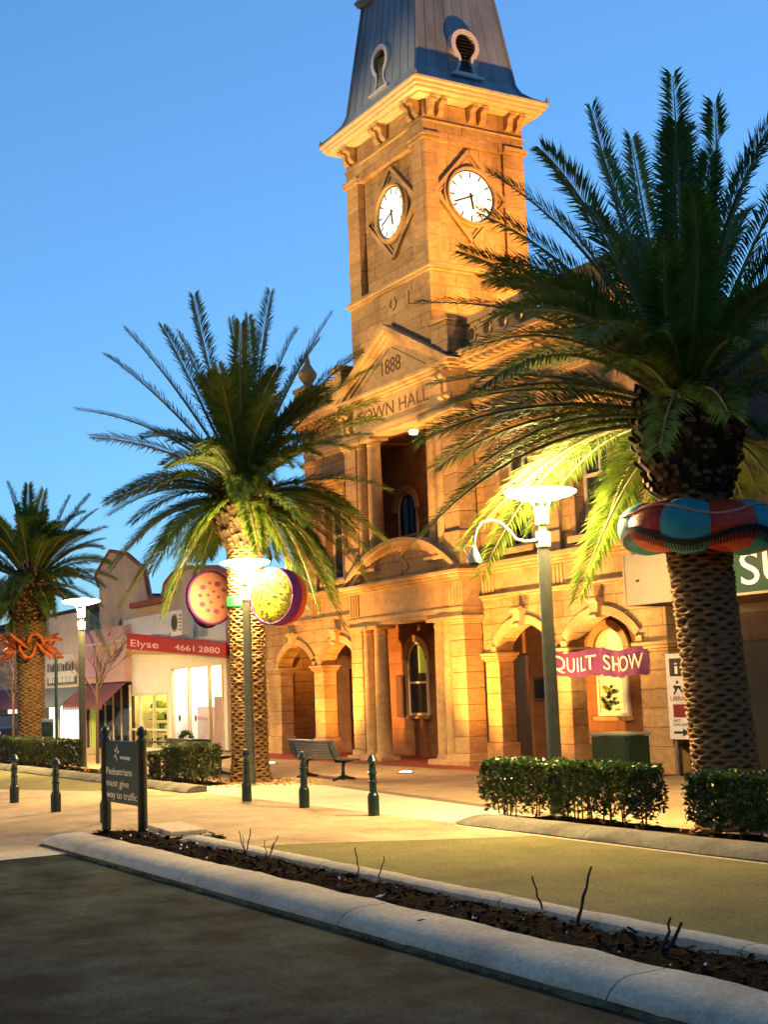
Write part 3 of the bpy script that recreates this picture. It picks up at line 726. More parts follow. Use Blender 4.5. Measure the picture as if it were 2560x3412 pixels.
# --- upper storey of the wings
for x0, x1, sgn in ((0.03, 6.67, 1), (-9.3, -5.83, -1)):
    cs = (1.71, 4.58) if sgn > 0 else (2 * CX - 1.71,)
    holes = [(c - 0.6, c + 0.6, 5.2, 7.9) for c in cs]
    wall_holes(MB(), x0, x1, 4.925, 9.0, holes, 0.55, 1.0).build('wall', 'stone', TH)
    for c in cs:
        mb = MB(); y = 0.78
        for a, b, c0, d in ((c - .6, c - .5, 5.2, 7.9), (c + .5, c + .6, 5.2, 7.9), (c - .5, c + .5, 5.2, 5.3), (c - .5, c + .5, 7.8, 7.9), (c - .5, c + .5, 6.5, 6.58), (c - .03, c + .03, 5.3, 6.5), (c - .03, c + .03, 6.58, 7.8)):
            mb.box(a, b, y, y + 0.08, c0, d)
        w = mb.build('window', 'cream', TH)
        MB().box(c - .5, c + .5, y + 0.035, y + 0.045, 5.3, 7.8).build('pane', 'glass', w)
        MB().box(c - .78, c + .78, 0.36, 0.548, 5.03, 5.19, 0.012).build('sill', 'trim', w)
        hd = MB(); moulding(hd, c - .7, c + .7, [(7.92, 8.05, 0.5), (8.053, 8.15, 0.42), (8.153, 8.24, 0.32)], 0.548); hd.build('window_head', 'trim', w)
        for s in (-1, 1): MB().box(c + s * .68 - .08, c + s * .68 + .08, 0.49, 0.547, 5.2, 7.91, 0.01).build('architrave', 'trim', w)
    for xc in ((3.1, 6.3) if sgn > 0 else (-8.95,)):
        p = MB().box(xc - 0.3, xc + 0.3, 0.46, 0.547, 4.93, 8.8, 0.012); p.box(xc - .36, xc + .36, 0.40, 0.547, 8.803, 8.98, 0.012); p.box(xc - .35, xc + .35, 0.42, 0.455, 4.93, 5.4, 0.01)
        p.build('pilaster', 'trim', TH)
    mb = MB(); mb.box(x0, x1, 0.5, 1.0, 9.003, 9.12); mb.box(x0, x1, 0.47, 1.0, 9.123, 9.28); mb.box(x0, x1, 0.52, 1.0, 9.283, 9.86)
    moulding(mb, x0, x1, [(9.863, 9.93, 0.44), (9.933, 10.05, 0.36), (10.053, 10.17, 0.08), (10.173, 10.3, 0.0)], 1.0, False)
    cor = mb.build('cornice', 'trim', TH)
    n = int((x1 - x0) / 0.3)
    for k in range(n):
        x = x0 + 0.15 + k * 0.3
        MB().box(x - 0.08, x + 0.08, 0.14, 0.357, 9.95, 10.045, 0.008).build('dentil', 'trim', cor)
    for xc in ((2.95, 3.25, 6.15, 6.45) if sgn > 0 else (-8.8, -9.1)): scroll_bracket(xc, 0.515, 9.3, 9.86, 0.17, 0.26, cor)
    MB().box(x0, x1, 1.0, 2.31, 9.31, 10.28).build('roof_slab', 'dkband', TH)
    # parapet of pierced panels
    px0, px1 = (0.02, 6.1) if sgn > 0 else (-8.6, -6.3)
    base = MB().box(px0, px1, 0.38, 0.62, 10.303, 10.42, 0.01).box(px0, px1, 0.36, 0.64, 11.02, 11.2, 0.015).build('balustrade', 'trim', TH)
    n = int((px1 - px0) / 0.63); w = (px1 - px0) / n
    def cell(w):
        mb = MB(); h = 0.598; m = 24; r0 = 0.155; c = Vector((w / 2, 0, h / 2)); y0, y1 = -0.07, 0.07
        circ = [(w / 2 + r0 * cos(2 * pi * k / m), h / 2 + r0 * sin(2 * pi * k / m)) for k in range(m)]; sq = []
        for k in range(m):
            dx, dz = cos(2 * pi * k / m), sin(2 * pi * k / m); s = min((w / 2) / max(1e-6, abs(dx)), (h / 2) / max(1e-6, abs(dz))); sq.append((w / 2 + dx * s, h / 2 + dz * s))
        for k in range(m):
            j = (k + 1) % m
            for y in (y0, y1): mb.quad((circ[k][0], y, circ[k][1]), (circ[j][0], y, circ[j][1]), (sq[j][0], y, sq[j][1]), (sq[k][0], y, sq[k][1]))
            mb.quad((circ[k][0], y0, circ[k][1]), (circ[k][0], y1, circ[k][1]), (circ[j][0], y1, circ[j][1]), (circ[j][0], y0, circ[j][1]))
        ring(mb, (w / 2, y0, h / 2), (0, -1, 0), 0.158, 0.21, 0.035, 24)
        for s in (-1, 1): mb.box(w / 2 + s * (w / 2 + 0.21) / 2 - (w / 2 - 0.215) / 2, w / 2 + s * (w / 2 + 0.21) / 2 + (w / 2 - 0.215) / 2, y0 - 0.03, y0 - 0.002, h / 2 - 0.035, h / 2 + 0.035)
        return mb.mesh('balustrade_panel', 'trim')
    cm_ = cell(w)
    for k in range(n): place('balustrade_panel', cm_, base, (px0 + k * w, 0.5, 10.421))
for a, b, y0, y1 in ((-0.78, 0.0, -0.1, 0.62), (6.1, 6.67, 0.25, 0.82), (-6.3, -5.85, 0.0, 0.62), (-9.3, -8.6, 0.25, 0.82)):
    mb = MB().box(a, b, y0, y1, 10.303, 11.16, 0.015).box(a - 0.07, b + 0.07, y0 - 0.07, y1 + 0.07, 11.163, 11.3, 0.02).box(a - 0.05, b + 0.05, y0 - 0.05, y1 + 0.05, 10.305, 10.45, 0.015)
    pz = mb.build('parapet_pedestal', 'stone', TH)
    if a < -7: MB().lathe([(0.2, 0), (0.24, 0.06), (0.12, 0.14), (0.27, 0.34), (0.3, 0.48), (0.2, 0.62), (0.1, 0.78), (0.06, 1.0), (0.02, 1.15), (0.0, 1.2)], 16, -8.95, 0.53, 11.3, cap=False).build('finial', 'trim', pz, auto=40)
MB().box(-10.65, -9.85, 0.75, 1.5, 4.92, 8.1, 0.02).box(-10.75, -9.75, 0.65, 1.6, 8.103, 8.3, 0.02).build('chimney', 'stone', TH)
# --- clock tower
TX0, TX1, TY0, TY1 = -5.1, -0.85, 0.0, 3.25
tc = MB().box(TX0 + 0.05, TX1 - 0.14, 0.27, TY1, 9.3, 17.4)
TW = tc.build('tower_wall', 'stone', TH)
def face_blocks(u0, u1, z0, z1, nz, nu, plane, face, depth=0.1, jit=0.35, sd=1):
    r = random.Random(sd)
    for j in range(nz):
        za, zb_ = z0 + (z1 - z0) * j / nz, z0 + (z1 - z0) * (j + 1) / nz
        off = (0.5 if j % 2 else 0.0) if nu > 1 else 0
        cuts = [u0] + [u0 + (u1 - u0) * (k + off) / nu + r.uniform(-jit, jit) * 0.2 * (u1 - u0) / nu for k in range(0 if off else 1, nu)] + [u1]
        for a, b in zip(cuts, cuts[1:]):
            if b - a < 0.05: continue
            d = r.uniform(0, 0.006)
            if face == 'front': MB().box(a + .003, b - .003, plane - d, plane + depth, za + .003, zb_ - .003, 0.007).build('stone_block', 'block', TW)
            else: MB().box(plane - depth, plane + d, a + .003, b - .003, za + .003, zb_ - .003, 0.007).build('stone_block', 'block', TW)
# lower stage
face_blocks(TX0, TX1 - 0.101, 10.2, 12.7, 7, 5, TY0, 'front', 0.26, sd=1)
face_blocks(TY0, TY1, 10.2, 12.7, 7, 4, TX1, 'side', 0.13, sd=2)
# upper stage: corner pilasters and recessed panels
for a, b in ((TX0, TX0 + 0.66), (TX1 - 0.65, TX1 - 0.131)): face_blocks(a, b, 12.96, 16.3, 9, 1, TY0, 'front', 0.265, sd=3)
face_blocks(TX0 + 0.663, TX1 - 0.653, 12.96, 16.3, 9, 3, TY0 + 0.2, 'front', 0.07, sd=4)
face_blocks(TX0, TX1 - 0.131, 16.303, 16.85, 2, 5, TY0, 'front', 0.265, sd=5)
for a, b in ((TY0, TY0 + 0.42), (TY1 - 0.7, TY1)): face_blocks(a, b, 12.96, 16.3, 9, 1, TX1, 'side', 0.13, sd=6)
face_blocks(TY0 + 0.423, TY1 - 0.703, 12.96, 16.3, 9, 3, TX1 - 0.09, 'side', 0.045, sd=7)
face_blocks(TY0, TY1, 16.303, 16.85, 2, 4, TX1, 'side', 0.13, sd=8)
face_blocks(TX0, TX1 - 0.131, 16.86, 17.38, 1, 5, TY0 + 0.03, 'front', 0.235, sd=9)
face_blocks(TY0 + 0.03, TY1, 16.86, 17.38, 1, 4, TX1 - 0.03, 'side', 0.1, sd=10)
def band(z0, z1, e, name='string_course', m='trim', c=0.015):
    return MB().box(TX0 - e, TX1 + e, TY0 - e, TY1 + e, z0, z1, c).build(name, m, TW)
band(12.70, 12.78, 0.05); band(12.783, 12.86, 0.11); band(12.863, 12.955, 0.04)
band(16.80, 16.855, 0.045)
for a, b in ((TX0, TX0 + 0.66), (TX1 - 0.65, TX1)):
    MB().box(a - 0.05, b + 0.05, TY0 - 0.06, TY0 + 0.3, 16.31, 16.4, 0.01).box(a - 0.09, b + 0.09, TY0 - 0.1, TY0 + 0.3, 16.403, 16.5, 0.012).build('pilaster_cap', 'trim', TW)
for a, b in ((TY0 + 0.02, TY0 + 0.42), (TY1 - 0.7, TY1)):
    MB().box(TX1 - 0.3, TX1 + 0.06, a + 0.0, b + 0.05, 16.305, 16.395, 0.01).box(TX1 - 0.3, TX1 + 0.1, a, b + 0.09, 16.408, 16.505, 0.012).build('pilaster_cap', 'trim', TW)
for x in (TX0 + .2, TX0 + .5, CX - 0.22, CX + 0.1, TX1 - .55, TX1 - .22): scroll_bracket(x, TY0 + 0.02, 16.97, 17.395, 0.17, 0.36, TW)
for y in (TY0 + .2, TY0 + .52, 1.52, 1.86, TY1 - .5, TY1 - .18): scroll_bracket(y, TX1 - 0.04, 16.97, 17.395, 0.17, 0.36, TW, 'side')
# eaves
EO = 0.5
mb = MB()
mb.box(TX0 - EO * .55, TX1 + EO * .55, TY0 - EO * .55, TY1 + EO * .55, 17.40, 17.47, 0.012)
mb.box(TX0 - EO * .86, TX1 + EO * .86, TY0 - EO * .86, TY1 + EO * .86, 17.473, 17.56, 0.015)
mb.box(TX0 - EO, TX1 + EO, TY0 - EO, TY1 + EO, 17.563, 17.66, 0.015)
mb.box(TX0 - EO - .06, TX1 + EO + .06, TY0 - EO - .06, TY1 + EO + .06, 17.663, 17.78, 0.025)
EV = mb.build('eaves', 'gutter', TH)
for sx in (TX0 - EO - .02, TX1 + EO + .02):
    for sy in (TY0 - EO - .02, TY1 + EO + .02):
        MB().lathe([(0.07, 0), (0.05, 0.06), (0.0, 0.18)], 8, sx, sy, 17.78, cap=False).build('corner_crocket', 'gutter', EV)
# roof: bell-cast skirt, steep slopes cut off at a crested platform
rcx, rcy = CX - 0.07, 1.62
def rect(hx, hy, z): return [(rcx - hx, rcy - hy, z), (rcx + hx, rcy - hy, z), (rcx + hx, rcy + hy, z), (rcx - hx, rcy + hy, z)]
levels = [(2.56, 2.13, 17.783), (2.25, 1.9, 17.98), (2.02, 1.72, 18.2), (1.90, 1.62, 18.45), (1.44, 1.23, 21.7)]
mb = MB(); v = []
for hx, hy, z in levels: v += rect(hx, hy, z)
f = []
for k in range(len(levels) - 1): f += [(4 * k + i, 4 * k + (i + 1) % 4, 4 * k + 4 + (i + 1) % 4, 4 * k + 4 + i) for i in range(4)]
f.append((16, 17, 18, 19)); mb.add(v, f)
RF = mb.build('tower_roof', 'roof', TH)
for i in range(4):                                             # rolled hips
    MB().tube([v[4 * k + i] for k in range(5)], 0.055, 8).build('hip_roll', 'roof', RF)
hxa, hya, za = levels[3]; hxb, hyb, zb2 = levels[4]
for k in range(1, 9):                                          # standing seams
    t = -1 + 2 * k / 9
    for sy in (-1, 1): MB().tube([(rcx + t * hxa, rcy + sy * hya, za), (rcx + t * hxb, rcy + sy * hyb, zb2)], 0.018, 5).build('roof_seam', 'roof', RF)
    for sx in (-1, 1): MB().tube([(rcx + sx * hxa, rcy + t * hya, za), (rcx + sx * hxb, rcy + t * hyb, zb2)], 0.018, 5).build('roof_seam', 'roof', RF)
MB().box(rcx - 1.56, rcx + 1.56, rcy - 1.38, rcy + 1.38, 21.7, 21.78, 0.02).box(rcx - 1.62, rcx + 1.62, rcy - 1.44, rcy + 1.44, 21.783, 21.9, 0.03).build('roof_cresting', 'roof', RF)
def keyhole(n=22, s=1.0):
    """outline of the vent: round head on a flared foot, base at 0"""
    pts = []
    for k in range(n + 1):
        a = radians(-58) + (radians(360) - radians(64)) * k / n
        pts.append((0.46 * cos(a) * s, 0.88 + 0.46 * sin(a) * s))
    left = pts[-1]
    foot = [(-0.22 * s, 0.36), (-0.27 * s, 0.2), (-0.40 * s, 0.02)]
    return pts + foot + [(-x, z) for x, z in reversed(foot)]
def roof_vent(c, face):
    o = keyhole(); m = len(o)
    inn = [(x * 0.70, 0.88 + (z - 0.88) * 0.72 if z > 0.5 else max(0.1, z + 0.06)) for x, z in o]
    P = (lambda x, z, d: (c[0] + x, c[1] - d, c[2] + z)) if face == 'front' else (lambda x, z, d: (c[0] + d, c[1] + x, c[2] + z))
    mb = MB(); vv = [P(x, z, 0.0) for x, z in o] + [P(x, z, -0.55) for x, z in o] + [P(x, z, 0.0) for x, z in inn] + [P(x, z, -0.14) for x, z in inn]
    ff = []
    for i in range(m):
        j = (i + 1) % m
        ff += [(i, j, m + j, m + i), (i, 2 * m + i, 2 * m + j, j), (2 * m + i, 3 * m + i, 3 * m + j, 2 * m + j)]
    mb.add(vv, ff); vt = mb.build('roof_vent', 'roofvent', RF)
    bk = MB().add([P(x, z, -0.13) for x, z in inn], [tuple(range(m))]); bk.build('backing', 'black', vt)
    for k in range(11):
        z = 0.16 + k * 0.097
        xs = [abs(x) for (x, zz) in inn if abs(zz - z) < 0.12]; w = (min(xs) if z < 0.5 else math.sqrt(max(0.004, (0.46 * .7) ** 2 - (z - 0.88) ** 2))) if xs else 0.2
        w = max(0.05, w)
        a, b, c0, d = P(-w, z, -0.02), P(w, z, -0.02), P(w, z + 0.055, -0.11), P(-w, z + 0.055, -0.11)
        MB().quad(a, b, c0, d).quad(P(-w, z + .012, -0.02), P(w, z + .012, -0.02), b, a).build('louvre', 'slat', vt)
    MB().add([P(x, z, d) for d in (0.1, -0.3) for x, z in ((-.5, -.07), (.5, -.07), (.5, .0), (-.5, .0))], [(0, 1, 2, 3), (7, 6, 5, 4), (0, 4, 5, 1), (1, 5, 6, 2), (2, 6, 7, 3), (3, 7, 4, 0)]).build('vent_sill', 'roofvent', vt)
roof_vent((CX - 0.08, 0.0, 18.5), 'front'); roof_vent((rcx + 1.96, 1.6, 18.42), 'side')
# clocks
def clock(c, face):
    c = Vector(c); nrm = Vector((0, -1, 0)) if face == 'front' else Vector((1, 0, 0)); ux = Vector((1, 0, 0)) if face == 'front' else Vector((0, 1, 0)); uz = Vector((0, 0, 1))
    sur = MB(); ring(sur, c, nrm, 0.735, 0.79, 0.17, 40); ring(sur, c, nrm, 0.793, 0.86, 0.10, 40)
    CL = sur.build('clock', 'trim', TH, auto=40)
    fb = MB(); disc(fb, c, nrm, 0.73, 40, 0.06); fb.build('dial', 'clock', CL)
    for k in range(12):
        a = 2 * pi * k / 12; d = ux * sin(a) + uz * cos(a); mb = MB(); bar(mb, c + nrm * 0.062 + d * 0.52, c + nrm * 0.062 + d * 0.68, 0.042, 0.008, nrm); mb.build('hour_mark', 'hand', CL)
    rm = MB(); ring(rm, c + nrm * 0.062, nrm, 0.695, 0.728, 0.01, 40); rm.build('dial_rim', 'hand', CL)
    for ang, L, w in ((171, 0.36, 0.065), (248, 0.58, 0.045)):
        a = radians(ang); d = ux * sin(a) + uz * cos(a); mb = MB(); bar(mb, c + nrm * 0.08 - d * 0.1, c + nrm * 0.08 + d * L, w, 0.01, nrm); mb.build('hand', 'hand', CL)
    return CL
clock((CX + 0.06, 0.2, 14.93), 'front'); clock((TX1 - 0.09, 1.44, 14.92), 'side')
def diamond(c, hx, hz, face):
    c = Vector(c); nrm = Vector((0, -1, 0)) if face == 'front' else Vector((1, 0, 0)); ux = Vector((1, 0, 0)) if face == 'front' else Vector((0, 1, 0))
    for s, w, h in ((1.0, 0.11, 0.10), (0.87, 0.05, 0.05)):
        pts = [c + Vector((0, 0, hz * s)), c + ux * hx * s, c - Vector((0, 0, hz * s)), c - ux * hx * s]
        mb = MB()
        for p, q in zip(pts, pts[1:] + pts[:1]): bar(mb, p.lerp(q, 0.012), p.lerp(q, 0.988), w, h, nrm)
        mb.build('diamond_moulding', 'trim', TW)
diamond((CX + 0.06, 0.197, 14.93), 1.3, 1.3, 'front'); diamond((TX1 - 0.086, 1.44, 14.92), 1.14, 1.28, 'side')
em = MB(); ring(em, (CX + 0.15, -0.008, 12.3), (0, -1, 0), 0.12, 0.19, 0.03, 20); em.build('carved_letter', 'trim', TW); em = MB().box(CX + .92, CX + 1.0, -0.035, -0.007, 12.1, 12.45); em.box(CX + .8, CX + 1.16, -0.033, -0.007, 12.453, 12.51)
em.build('carved_letter', 'trim', TW)

# ------------------------------------------------------------------ lights: seen uplights, inferred floodlights, one added uplight
def spot(name, loc, target, power, col, size, blend=0.5, rad=0.1, parent=None):
    d = bpy.data.lights.new(name, 'SPOT'); d.energy = power * LK; d.color = col; d.spot_size = radians(size); d.spot_blend = blend; d.shadow_soft_size = rad
    o = bpy.data.objects.new(name, d); COL.objects.link(o); o.location = loc
    o.rotation_euler = (Vector(target) - Vector(loc)).to_track_quat('-Z', 'Y').to_euler()
    if parent: o.parent = parent; o.location = Vector(loc) - parent.location
    return o
WARM = (1.0, 0.60, 0.22); ORANGE = (1.0, 0.42, 0.08)
def uplight(x, y, label, targets):
    t = thing('ground_uplight', label, 'uplight', (x, y, 0.0), 0, 'uplights set in the footpath')
    MB().lathe([(0.16, 0.0), (0.19, 0.012), (0.19, 0.03), (0.155, 0.035)], 24).build('rim', 'steel', t, smooth=False)
    MB().lathe([(0.15, 0.02), (0.145, 0.04), (0.08, 0.055), (0.0, 0.06)], 24, cap=False).build('lens', 'uplight', t, smooth=True)
    for k, (tg, p, col, sz) in enumerate(targets): spot('beam', (x, y, 0.1), tg, p, col, sz, 0.7, 0.12, t)
uplight(0.63, -2.22, 'glowing round uplight in the paving before the right portal column', [((-2.4, 0.3, 14.5), 1100, WARM, 34), ((2.4, 1.2, 5.0), 1250, ORANGE, 110)])
uplight(-6.66, -2.22, 'glowing round uplight in the paving beside the palm trunk and bench', [((-3.4, 0.3, 14.0), 1000, WARM, 34), ((-7.5, 1.2, 4.6), 1150, ORANGE, 110)])
uplight(4.6, -2.22, 'added uplight hidden by the hedge, brightening the upper right wing', [((3.6, 0.8, 7.0), 1000, WARM, 95)])  # unseen uplight, added behind the hedge to brighten the upper right wing
def floodlight(loc, target, power, label, col=ORANGE, size=80):
    t = thing('floodlight', label, 'floodlight', loc)
    d = Vector(target) - Vector(loc); az = math.atan2(d.y, d.x); el = math.atan2(d.z, math.hypot(d.x, d.y))
    h = MB().box(-0.16, 0.0, -0.2, 0.2, -0.14, 0.14, 0.02); me = h.mesh('housing', 'pole'); me.transform(Matrix.Rotation(az, 4, 'Z') @ Matrix.Rotation(-el, 4, 'Y')); place('housing', me, t, (0, 0, 0.3))
    g = MB().box(0.002, 0.012, -0.18, 0.18, -0.12, 0.12); me = g.mesh('lens', 'uplight'); me.transform(Matrix.Rotation(az, 4, 'Z') @ Matrix.Rotation(-el, 4, 'Y')); place('lens', me, t, (0, 0, 0.3))
    MB().box(-0.03, 0.03, -0.23, -0.205, 0, 0.36).box(-0.03, 0.03, 0.205, 0.23, 0, 0.36).box(-0.1, 0.1, -0.23, 0.23, -0.02, 0.0).build('bracket', 'pole', t)
    u = d.normalized() * 0.16
    spot('beam', Vector(loc) + Vector((0, 0, 0.3)) + u, target, power, col, size, 0.6, 0.1, t)
FPole = thing('assumed_flood_pole', 'assumed slim green pole across the street that carries the floodlight for the tower front', 'pole', (-13.0, -24.0, 0)); MB().lathe([(0.12, 0), (0.1, 0.3), (0.06, 6.9)], 14).build('post', 'pole', FPole, auto=40)  # unseen pole, assumed as a stand for the tower-front floodlight
floodlight((-13.0, -24.0, 6.93), (-3.0, 0.2, 13.6), 8000, 'assumed floodlight on the pole across the street aimed at the tower front', (1.0, 0.66, 0.28), 27)  # unseen floodlight, assumed from the frontal light on the tower
floodlight((4.6, 3.2, 10.32), (TX1, 1.6, 15.0), 1700, 'assumed grey floodlight on the wing roof aimed at the clock tower side')  # unseen floodlight, assumed from the orange light on the tower side

# ------------------------------------------------------------------ street lamps
def street_lamp(x, y, label, group='street lamps along the footpath'):
    t = thing('street_lamp', label, 'street lamp', (x, y, gz(x)), 0, group)
    MB().lathe([(0.17, 0), (0.17, 0.02), (0.12, 0.05), (0.105, 0.3), (0.092, 3.98)], 20).build('pole', 'pole', t, auto=40)
    MB().lathe([(0.10, 3.985), (0.108, 4.0), (0.108, 4.21), (0.10, 4.225)], 20).build('collar', 'polewhite', t, auto=40)
    MB().lathe([(0.062, 4.22), (0.062, 4.36)], 16).build('neck', 'pole', t, auto=40)
    MB().lathe([(0.09, 4.34), (0.105, 4.36), (0.105, 4.5), (0.12, 4.58), (0.10, 4.60)], 20).build('head', 'polewhite', t, auto=40)
    for a in (20, 140, 260):
        c, s = cos(radians(a)), sin(radians(a)); MB().tube([(c * .09, s * .09, 4.57), (c * .22, s * .22, 4.76), (c * .3, s * .3, 4.80)], 0.014, 8).build('arm', 'polewhite', t)
    MB().lathe([(0.0, 4.70), (0.15, 4.705), (0.32, 4.74), (0.47, 4.785), (0.535, 4.815)], 40, cap=False).build('lamp_disc', 'lamp', t, smooth=True)
    MB().lathe([(0.536, 4.815), (0.545, 4.83), (0.5, 4.85), (0.3, 4.885), (0.0, 4.90)], 40, cap=False).build('disc_cover', 'lamptop', t, smooth=True)
    MB().box(-0.03, 0.03, -0.112, -0.1, 4.05, 4.12).build('label_plate', 'black', t)
    return t
street_lamp(11.5, -6.15, 'lit disc street lamp on a green pole rising out of the hedge')
street_lamp(0.72, -6.17, 'lit disc street lamp beside the palm trunk with round cushions')
street_lamp(-10.82, -6.2, 'lit disc street lamp before the pink-walled shop')
street_lamp(2.0, -21.5, 'added lit disc street lamp, out of view on the opposite footpath')  # unseen lamp, added to light the sign and the near road
street_lamp(-22.4, -6.2, 'assumed lit disc street lamp beyond the garlanded palm')  # assumed lamp, put in to brighten the shops on the left
street_lamp(-34.0, -6.2, 'added lit disc street lamp farthest down the street')  # added lamp, gives the far left shops more light
sc = thing('security_camera', 'white dome security camera on a curved bracket fixed to the lamp pole', 'camera', (11.5, -6.15, 4.1))
base = Vector((11.5, -6.15, 4.1)); dv = Vector((-0.25, -0.97, 0)).normalized()
pts = [(0.1, 0.0), (0.30, -0.02), (0.44, 0.02), (0.56, 0.16), (0.68, 0.27), (0.82, 0.31), (0.96, 0.28), (1.06, 0.18), (1.1, 0.04), (1.12, -0.1)]
MB().tube([dv * a + Vector((0, 0, b)) for a, b in pts], 0.022, 10).build('bracket', 'polewhite', sc, smooth=True)
e = dv * 1.12
MB().lathe([(0.03, -0.08), (0.05, -0.14), (0.085, -0.22), (0.105, -0.3), (0.1, -0.33)], 20, e.x, e.y).build('housing', 'polewhite', sc, auto=40)
MB().lathe([(0.07, -0.33), (0.062, -0.37), (0.03, -0.4), (0.0, -0.405)], 18, e.x, e.y, cap=False).build('dome', 'glass', sc, smooth=True)
MB().tube([e + Vector((.03, 0, -.1)), e + dv * .12 + Vector((0, 0, -.06)), e + dv * .15 + Vector((0, 0, -.14)), e + dv * .1 + Vector((0, 0, -.22))], 0.006, 6).build('cable', 'polewhite', sc)

# ------------------------------------------------------------------ bollards
def bollard_mesh():
    body = MB().lathe([(0.092, 0), (0.092, 0.30), (0.085, 0.325), (0.066, 0.34), (0.060, 0.36), (0.057, 0.74), (0.052, 0.76), (0.045, 0.80)], 20)
    rings = []
    for z in (0.345, 0.52, 0.66): rings.append(MB().lathe([(0.058, z - .022), (0.074, z - .012), (0.074, z + .012), (0.058, z + .022)], 20, cap=False))
    cap = MB().lathe([(0.045, 0.795), (0.088, 0.83), (0.092, 0.85), (0.075, 0.875), (0.062, 0.90), (0.04, 0.935), (0.0, 0.945)], 20, cap=False)
    return body.mesh('post', 'green'), [q.mesh('ring', 'green') for q in rings], cap.mesh('cap', 'green')
bpost, brings, bcap = bollard_mesh()
for me in [bpost, bcap] + brings:
    me.shade_smooth()
    try: me.set_sharp_from_angle(angle=radians(40))
    except Exception: pass
def bollard(x, y, label, group):
    t = thing('bollard', label, 'bollard', (x, y, 0.008), random.uniform(0, 1), group)
    place('post', bpost, t); place('cap', bcap, t)
    for q in brings: place('ring', q, t)
gF = 'bollards between the crossing and the footpath'; gN = 'bollards on the crossing refuge'
bollard(4.54, -8.0, 'dark green ringed bollard in front of the lamp post by the cushioned palm', gF)
bollard(6.75, -7.93, 'dark green ringed bollard in front of the bench by the portal', gF)
bollard(9.02, -7.86, 'dark green ringed bollard before the portal, next to the hedge kerb', gF)
bollard(0.48, -11.2, 'dark green bollard on the paved refuge, farthest from the pedestrian sign', gN)
bollard(3.45, -11.25, 'dark green bollard on the paved refuge, middle of three by the sign', gN)
bollard(6.28, -11.28, 'dark green bollard right behind the left post of the pedestrian sign', gN)

# ------------------------------------------------------------------ pedestrian sign
PS = thing('pedestrian_sign', 'dark green two-post sign reading Pedestrians must give way to traffic', 'sign', (0, 0, 0))
for x in (7.62, 9.2):
    MB().lathe([(0.07, 0.02), (0.07, 1.33), (0.078, 1.34), (0.085, 1.37), (0.06, 1.4), (0.045, 1.42), (0.075, 1.46), (0.08, 1.5), (0.06, 1.55), (0.0, 1.58)], 18, x, -11.72, cap=False).build('post', 'green', PS, auto=40)
pn = MB().box(7.69, 9.13, -11.75, -11.69, 0.45, 1.36, 0.012).build('panel', 'signgreen', PS)
for s, z in (('Pedestrians', 0.86), ('must give', 0.69), ('way to traffic', 0.52)):
    w = {'Pedestrians': 1.12, 'must give': 0.98, 'way to traffic': 1.32}[s]
    fit_text('lettering', s, 7.745, 7.745 + w, z, 0.105, -11.752, 'letter', pn, 0.003)
lg = MB()
for k in range(5):
    a = radians(20 + 62 * k); c = Vector((8.22, -11.754, 1.17)); d = Vector((cos(a), 0, sin(a)))
    n_ = Vector((-sin(a), 0, cos(a))) * 0.022
    lg.quad(c + d * 0.02 - n_ * .4, c + d * 0.075 - n_, c + d * (0.12 + .02 * (k % 2)), c + d * 0.075 + n_)
lg.build('logo', 'letter', pn)
for k in range(5): MB().box(8.37 + k * .09, 8.43 + k * .09, -11.756, -11.752, 1.10 - k * .004, 1.135).build('print_mark', 'letter', pn)

# ------------------------------------------------------------------ benches
def bench(x, y, L, label, z=0.0, m='green', ms='steel'):
    t = thing('park_bench', label, 'bench', (x, y, z), 0, 'park benches on the footpath')
    for s in (-1, 1):
        xe = s * (L / 2 - 0.22); mb = MB()
        mb.tube([(xe, 0.02, 0.02), (xe, 0.02, 0.25), (xe, 0.04, 0.40)], [0.05, 0.035, 0.045], 10)
        mb.tube([(xe, -0.24, 0.02), (xe, -0.12, 0.05), (xe, 0.02, 0.09), (xe, 0.16, 0.05), (xe, 0.3, 0.02)], [0.03, 0.032, 0.045, 0.032, 0.03], 8)
        mb.tube([(xe, 0.28, 0.42), (xe, 0.05, 0.40), (xe, -0.16, 0.42), (xe, -0.26, 0.62), (xe, -0.33, 0.84)], [0.02, 0.03, 0.032, 0.026, 0.02], 8)
        mb.build('leg', m, t, smooth=True)
    for k in range(6):
        yy = 0.26 - k * 0.075; MB().box(-L / 2, L / 2, yy - 0.03, yy + 0.03, 0.435, 0.46, 0.006).build('seat_slat', m, t)
    for k in range(6):
        zz = 0.5 + k * 0.065; yy = -0.20 - k * 0.024; me = MB().box(-L / 2, L / 2, -0.012, 0.012, -0.029, 0.029, 0.005).mesh('backrest_slat', ms)
        me.transform(Matrix.Translation((0, yy, zz)) @ Matrix.Rotation(radians(20), 4, 'X')); place('backrest_slat', me, t)
    for s in (-1, 1):
        xe = s * (L / 2 + 0.015); MB().tube([(xe, 0.30, 0.44), (xe, 0.1, 0.455), (xe, -0.14, 0.46), (xe, -0.22, 0.58), (xe, -0.33, 0.86)], 0.022, 8).build('end_rail', ms, t, smooth=True)
    MB().tube([(-L / 2 - .015, -0.335, 0.87), (L / 2 + .015, -0.335, 0.87)], 0.022, 8).build('top_rail', ms, t, smooth=True)
    return t
M['benchslat'] = mat('bench_slat_paint', (0.16, 0.2, 0.17), 0.35, 0.15, 4, 0.05, spec=0.6)
bench(0.35, -4.2, 2.2, 'green slatted bench beside the palm, facing the town hall portal', ms='benchslat')
bench(-4.7, -5.1, 2.9, 'dark slatted bench behind the clipped shrub, facing the shop', ms='green')
